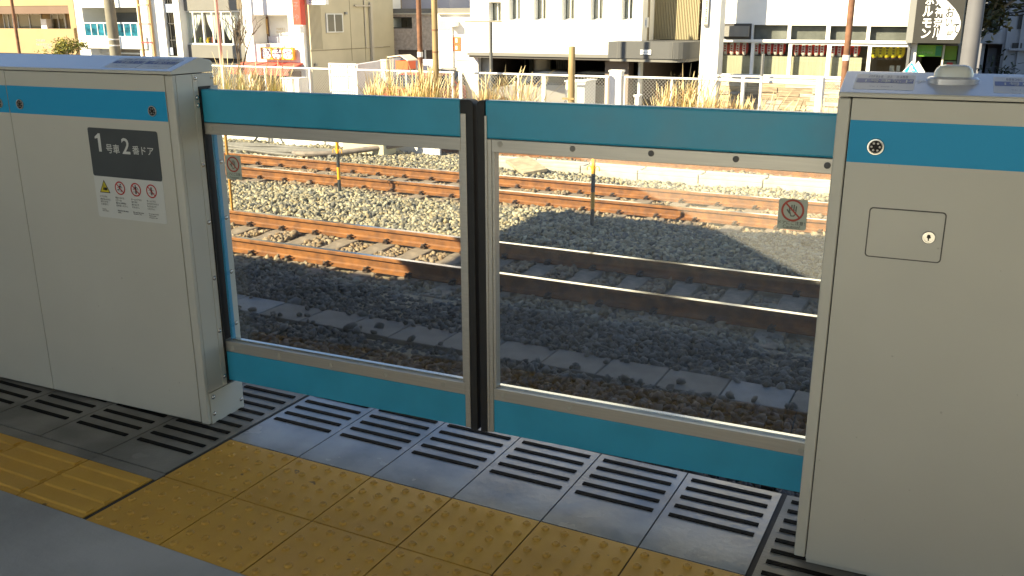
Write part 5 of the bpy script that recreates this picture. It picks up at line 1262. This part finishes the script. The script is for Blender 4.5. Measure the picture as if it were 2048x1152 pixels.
def lantern(px, py, data, label, grp):
    yl = Y+.42; c = at(px, py, yl); r = empty('paper_lantern', (c.x, yl, c.z-.23), label, 'lantern', grp)
    for nm, d in zip(('shade', 'rim', 'lettering'), data):
        o = bpy.data.objects.new(nm, d); COL.objects.link(o); o.parent = r
for xs_, py, wn in rows:
    for k, px in enumerate(xs_): lantern(px, py, LR_, '%s red and white paper lantern in the %s' % (ordn[k], wn), 'red and white paper lanterns')
for k, px in enumerate([1749.5, 1762, 1775, 1788, 1802]): lantern(px, 101, LY_, '%s of the five yellow paper lanterns beside the black sign' % ordn[k], 'yellow paper lanterns')

# entrance corner with green panels and the black sign
YS_ = 28.6
cb = Bld('corner_entrance', 'restaurant corner entrance with green panels under the black sign', Y+.3, 1838, 1921, wm('darkcorner', (.10, .09, .07)), zt=15, depth=12, holes=[(1838.5, 1880, 113, 165), (1886, 1916, 92, 150)], hd=.6)
gm = mat('panel_green', (.10, .30, .02), .5, col2=(.22, .36, .02), vscale=2.5)
o = cb.pbox('green_panel', YS_+.5, 1829, 1884, 90, 113, .15, gm); cb.pbox('panel_end', YS_+.49, 1871, 1883, 92, 112, .01, mat('panel_deepgreen', (.01, .16, .05), .5), o)
f = Flat(lambda a, c, d: tuple(Vector((a, YS_+.5-d, c))-cb.loc)); q = rect(YS_+.5, 1832, 1866, 103, 107); f.scrawl(q[0], q[1], q[2], q[3], 9, .004); f.build('panel_lettering', mat('panel_mark', (.32, .42, .15), .5), o)
cb.pbox('green_door_top', Y+.5, 1887, 1914, 90, 120, .05, gm); cb.pbox('door_frame', Y+.2, 1883, 1886.5, 90, 150, .2, w_cream); cb.pbox('door_lower', Y+.5, 1886, 1912, 122, 150, .05, wm('sage', (.22, .28, .18)))
cb.pbox('door_sticker', Y+.48, 1893, 1905, 125, 136, .02, red); cb.pbox('floor_inside', Y+2, 1838, 1882, 113, 165, .1, wm('darkroom', (.05, .04, .03)))
cb.pbox('sill', YS_+.6, 1824, 1884, 147, 151, .2, wm('tanstone', (.34, .27, .18)))
q = rect(YS_, 1833, 1930, -60, 86.5); BX, BZ0, BZ1 = (q[0], q[1]), q[2], q[3]
r = empty('black_sign', ((q[0]+q[1])/2, YS_, q[2]), 'big black sign board with white lettering and a white round field', 'sign'); cx = (q[0]+q[1])/2
mb = MB(); mb.box(q[0]-cx, q[1]-cx, 0, .45, 0, q[3]-q[2]); bd_ = mb.build('board', mat('sign_black', (.022, .021, .018), .5, var=.05), r)
mb = MB(); mb.box(q[0]-cx-.18, q[0]-cx-.005, .05, .4, 0, q[3]-q[2]); mb.build('side_frame', mat('sign_frame_grey', (.20, .20, .19), .5), r)
f = Flat(lambda a, c, d: (a-cx, -d, c-q[2])); P2 = lambda px, py: (lambda v: (v.x, v.z))(at(px, py, YS_))
arc = [(1874, 79), (1880, 60), (1885.5, 40), (1886, 20), (1874, 2), (1868, -6), (1871, -14), (1885, -6), (1897, 4), (1910, 18), (1918, 31), (1921.5, 44), (1920, 57), (1916, 66), (1907, 79)]
f.poly([P2(*p) for p in arc], .006, 0); f.build('white_field', mat('letter_white', (.8, .8, .78), .5), bd_)
f = Flat(lambda a, c, d: (a-cx, -d, c-q[2]))
def put(ch, l, r_, t, b_, d, m, bold): 
    a = P2(l+(45-(t+b_)/2)*0, b_); e = P2(r_, t); x_0 = at(l, (t+b_)/2, YS_).x; x_1 = at(r_, (t+b_)/2, YS_).x
    f.text(ch, x_0, a[1], w_=x_1-x_0, h=e[1]-a[1], d=d, m=m, bold=bold)
for ch, l, r_, t, b_ in (('ホ', 1851, 1869, -6, 10), ('ル', 1846, 1866, 12, 33), ('モ', 1845, 1863, 37, 55), ('ン', 1842.5, 1861, 57.5, 76)): put(ch, l, r_, t, b_, .012, 0, .03)
for ch, l, r_, t, b_ in (('東', 1872, 1889, -8, 11), ('神', 1870.5, 1887, 14, 33), ('奈', 1867.5, 1885.5, 34, 54.5), ('川', 1865.5, 1882, 56, 76)): put(ch, l, r_, t, b_, .018, 0, .008)
for ch, l, r_, t, b_ in (('お', 1892, 1909, 14, 34.5), ('い', 1890.5, 1905.5, 37, 52.5), ('て', 1905, 1918, 47, 67), ('屋', 1892.5, 1905.5, 61.5, 78)): put(ch, l, r_, t, b_, .012, 1, .006 if ch == '屋' else .018)
f.build('lettering', [mat('letter_white', (.8, .8, .78)), mat('sign_black', (.05, .05, .04))], bd_)

# blue triangular road signs
def road_sign(px, Ysn, label, m_, edge=True):
    c = at(px, 137, Ysn); tip = at(px-.5, 122, Ysn).z; bw_ = .26; zb_ = at(px, 152, Ysn).z
    r = empty('road_sign', (c.x, Ysn, -1.7), label, 'road sign')
    mb = MB(); mb.tube([(0, .04, 0), (0, .04, tip+1.65)], .03, 8); mb.build('post', steeld, r)
    tri = lambda s: [(-bw_*s, zb_+1.7+(1-s)*.16), (bw_*s, zb_+1.7+(1-s)*.16), (0, tip+1.7-(1-s)*.24)]
    fl = Flat(lambda a, c_, d: (a, -d, c_)); fl.mb.prism(tri(1.0), 0, .02, lambda p, q, a: (p, -a, q)); pl2 = fl.build('plate', white, r)
    fl = Flat(lambda a, c_, d: (a, -d, c_)); fl.poly(tri(.86), .022, 0)
    b0_ = zb_+1.7; H2 = tip-zb_
    fl.disc(.0, b0_+H2*.60, .035, .024, 1, 12); fl.line((0, b0_+H2*.54), (-.02, b0_+H2*.28), .07, .024, 1); fl.line((-.02, b0_+H2*.28), (-.08, b0_+H2*.12), .035, .024, 1); fl.line((-.01, b0_+H2*.28), (.07, b0_+H2*.12), .035, .024, 1); fl.line((0, b0_+H2*.48), (.08, b0_+H2*.36), .03, .024, 1)
    for k in range(4): fl.rect(-.17+.09*k, -.125+.09*k, b0_+.05, b0_+.10, .024, 1)
    fl.build('pictogram', [mat('sign_blue', (.02, .34, .62), .4) if m_ else white, white], pl2)
    return r
road_sign(1822.5, 25.2, 'blue triangular pedestrian crossing sign with white border above the right cabinet', True)
road_sign(1835, 26.4, 'pale triangular road sign standing just behind the blue one', False)
p = at(1525, 130, 23.3); r = empty('sign_pole', (p.x, 23.3, -1.5), 'thin white pole with a small dark plate in front of the lantern windows', 'pole')
zt_p = at(1524, 108, 23.3).z+1.5; mb = MB(); mb.tube([(0, 0, 0), (0, 0, zt_p-.52)], .035, 10); mb.build('shaft', white, r, smooth=True); mb = MB(); mb.tube([(0, 0, zt_p-.52), (0, 0, zt_p)], .04, 10); mb.build('grey_top', steeld, r, smooth=True)

# white cabinets behind the fence and other yard things
def cabinet(name, l, r_, t, Yc_, dep, label, m_=white):
    q = rect(Yc_, l, r_, t, t+40); r = empty(name, ((q[0]+q[1])/2, Yc_, -1.6), label, 'cabinet'); w2 = (q[1]-q[0])/2; H = q[3]+1.6
    mb = MB(); mb.box(-w2, w2, 0, dep, 0, H); mb.build('body', m_, r, bevel=.01); mb = MB(); mb.box(-w2-.03, w2+.03, -.03, dep+.03, H, H+.04); mb.build('lid', m_, r)
    mb = MB(); mb.box(-w2*.9, w2*.9, -.012, -.002, .1, H-.06); mb.build('door', m_, r); return r
cabinet('utility_cabinet', 1131, 1150, 164, 24.6, .5, 'white utility cabinet left of the ochre wooden post', w_white)
cabinet('utility_cabinet', 1154, 1170, 164, 24.4, .8, 'white utility cabinet with a shaded right side behind the wooden post', w_white)
cabinet('utility_cabinet', 913, 946, 121, 30.5, .5, 'cream outdoor unit stacked against the white annex', w_cream)
cabinet('utility_cabinet', 565, 586, 158, 27, .5, 'white freezer box under the red awning', w_white)
cabinet('utility_cabinet', 590, 599, 158, 27, .5, 'narrow white box next to the white freezer box', w_white)
cabinet('utility_cabinet', 1269, 1277, 193, 23.6, .2, 'small white marker box in the grass right of the gate post', w_white)

# shaded side street at the right
Y = 44
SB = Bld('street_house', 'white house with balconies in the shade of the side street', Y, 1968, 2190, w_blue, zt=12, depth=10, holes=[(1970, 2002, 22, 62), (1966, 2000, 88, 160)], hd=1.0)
mb = MB(); q = rect(Y+1, 1960, 2010, 15, 165); mb.box(px2x(1969, Y), q[1]+.5, Y+1.05, Y+1.1, -2, q[3]); SB.part('recess_wall', mb, wm('shadebrown', (.22, .19, .18)))
SB.pbox('balcony_front', Y-1.0, 1962, 2003, 62, 87, 1.0, w_blue); SB.window(rect(Y+.9, 1976, 1999, 26, 62), Y+.9, 2, room=False); SB.pbox('shutter', Y+.9, 1972, 1990, 96, 160, .05, wm('shutterblue', (.33, .33, .36)))
for l, r_, t, b_ in ((2036, 2047, 30, 58), (2058, 2080, 30, 60), (2024, 2044, 86, 97)): SB.pbox('window', Y-.05, l, r_, t, b_, .05, frame_d)
SB.pbox('ledge', Y-.3, 2018, 2190, 98, 102, .3, w_blue); SB.pbox('drainpipe', Y-.15, 2014, 2017, -30, 165, .12, w_blue); SB.pbox('drainpipe', Y-.15, 2041, 2044, -30, 165, .12, w_blue)
Y = 62
FB_ = Bld('far_building', 'dark building closing the side street in the distance', Y, 1890, 2000, wm('faraway', (.16, .16, .18)), zt=10, depth=6)
FB_.pbox('lit_gable', Y-.05, 1900, 1908, 112, 122, .04, w_white)
for k in range(2):
    c = at(2003+40*k, 150, 41); r = empty('potted_plant', (c.x, 41, -2), 'dark %s potted plant in front of the shaded white house' % ('bushy' if k == 0 else 'small'), 'plant')
    mb = MB(); mb.lathe([(.2, 0), (.28, .45), (.28, .5)], (0, 0, 0), 14); mb.build('pot', w_dark, r, smooth=True); mb = MB(); rd = random.Random(k)
    hh = 1.55 if k == 0 else .7
    for j in range(160): 
        p_ = Vector((rd.gauss(0, .4), rd.gauss(0, .3), .5+abs(rd.gauss(0, .4))*hh)); d_ = Vector((rd.gauss(0, 1), rd.gauss(0, 1), rd.gauss(0, 1))).normalized(); mb.bar(p_, p_+d_*.22, .07, .015)
    mb.build('foliage', mat('dark_leaf', (.035, .045, .02), .7), r)
for k, (a, e) in enumerate((((1960, -4), (2080, 4)), ((1958, 8), (2080, 14)), ((1955, 6), (2085, -8)), ((1960, 12), (2085, 20)))):
    mb = MB(); A, E_ = at(*a, 38), at(*e, 38); pts = [A.lerp(E_, t/10)-Vector((0, 0, .25*math.sin(PI*t/10))) for t in range(11)]; mb.tube(pts, .022, 5)
    tag(mb.build('overhead_wire', black), 'black overhead wire sagging across the side street', 'wire', 'overhead wires of the side street')
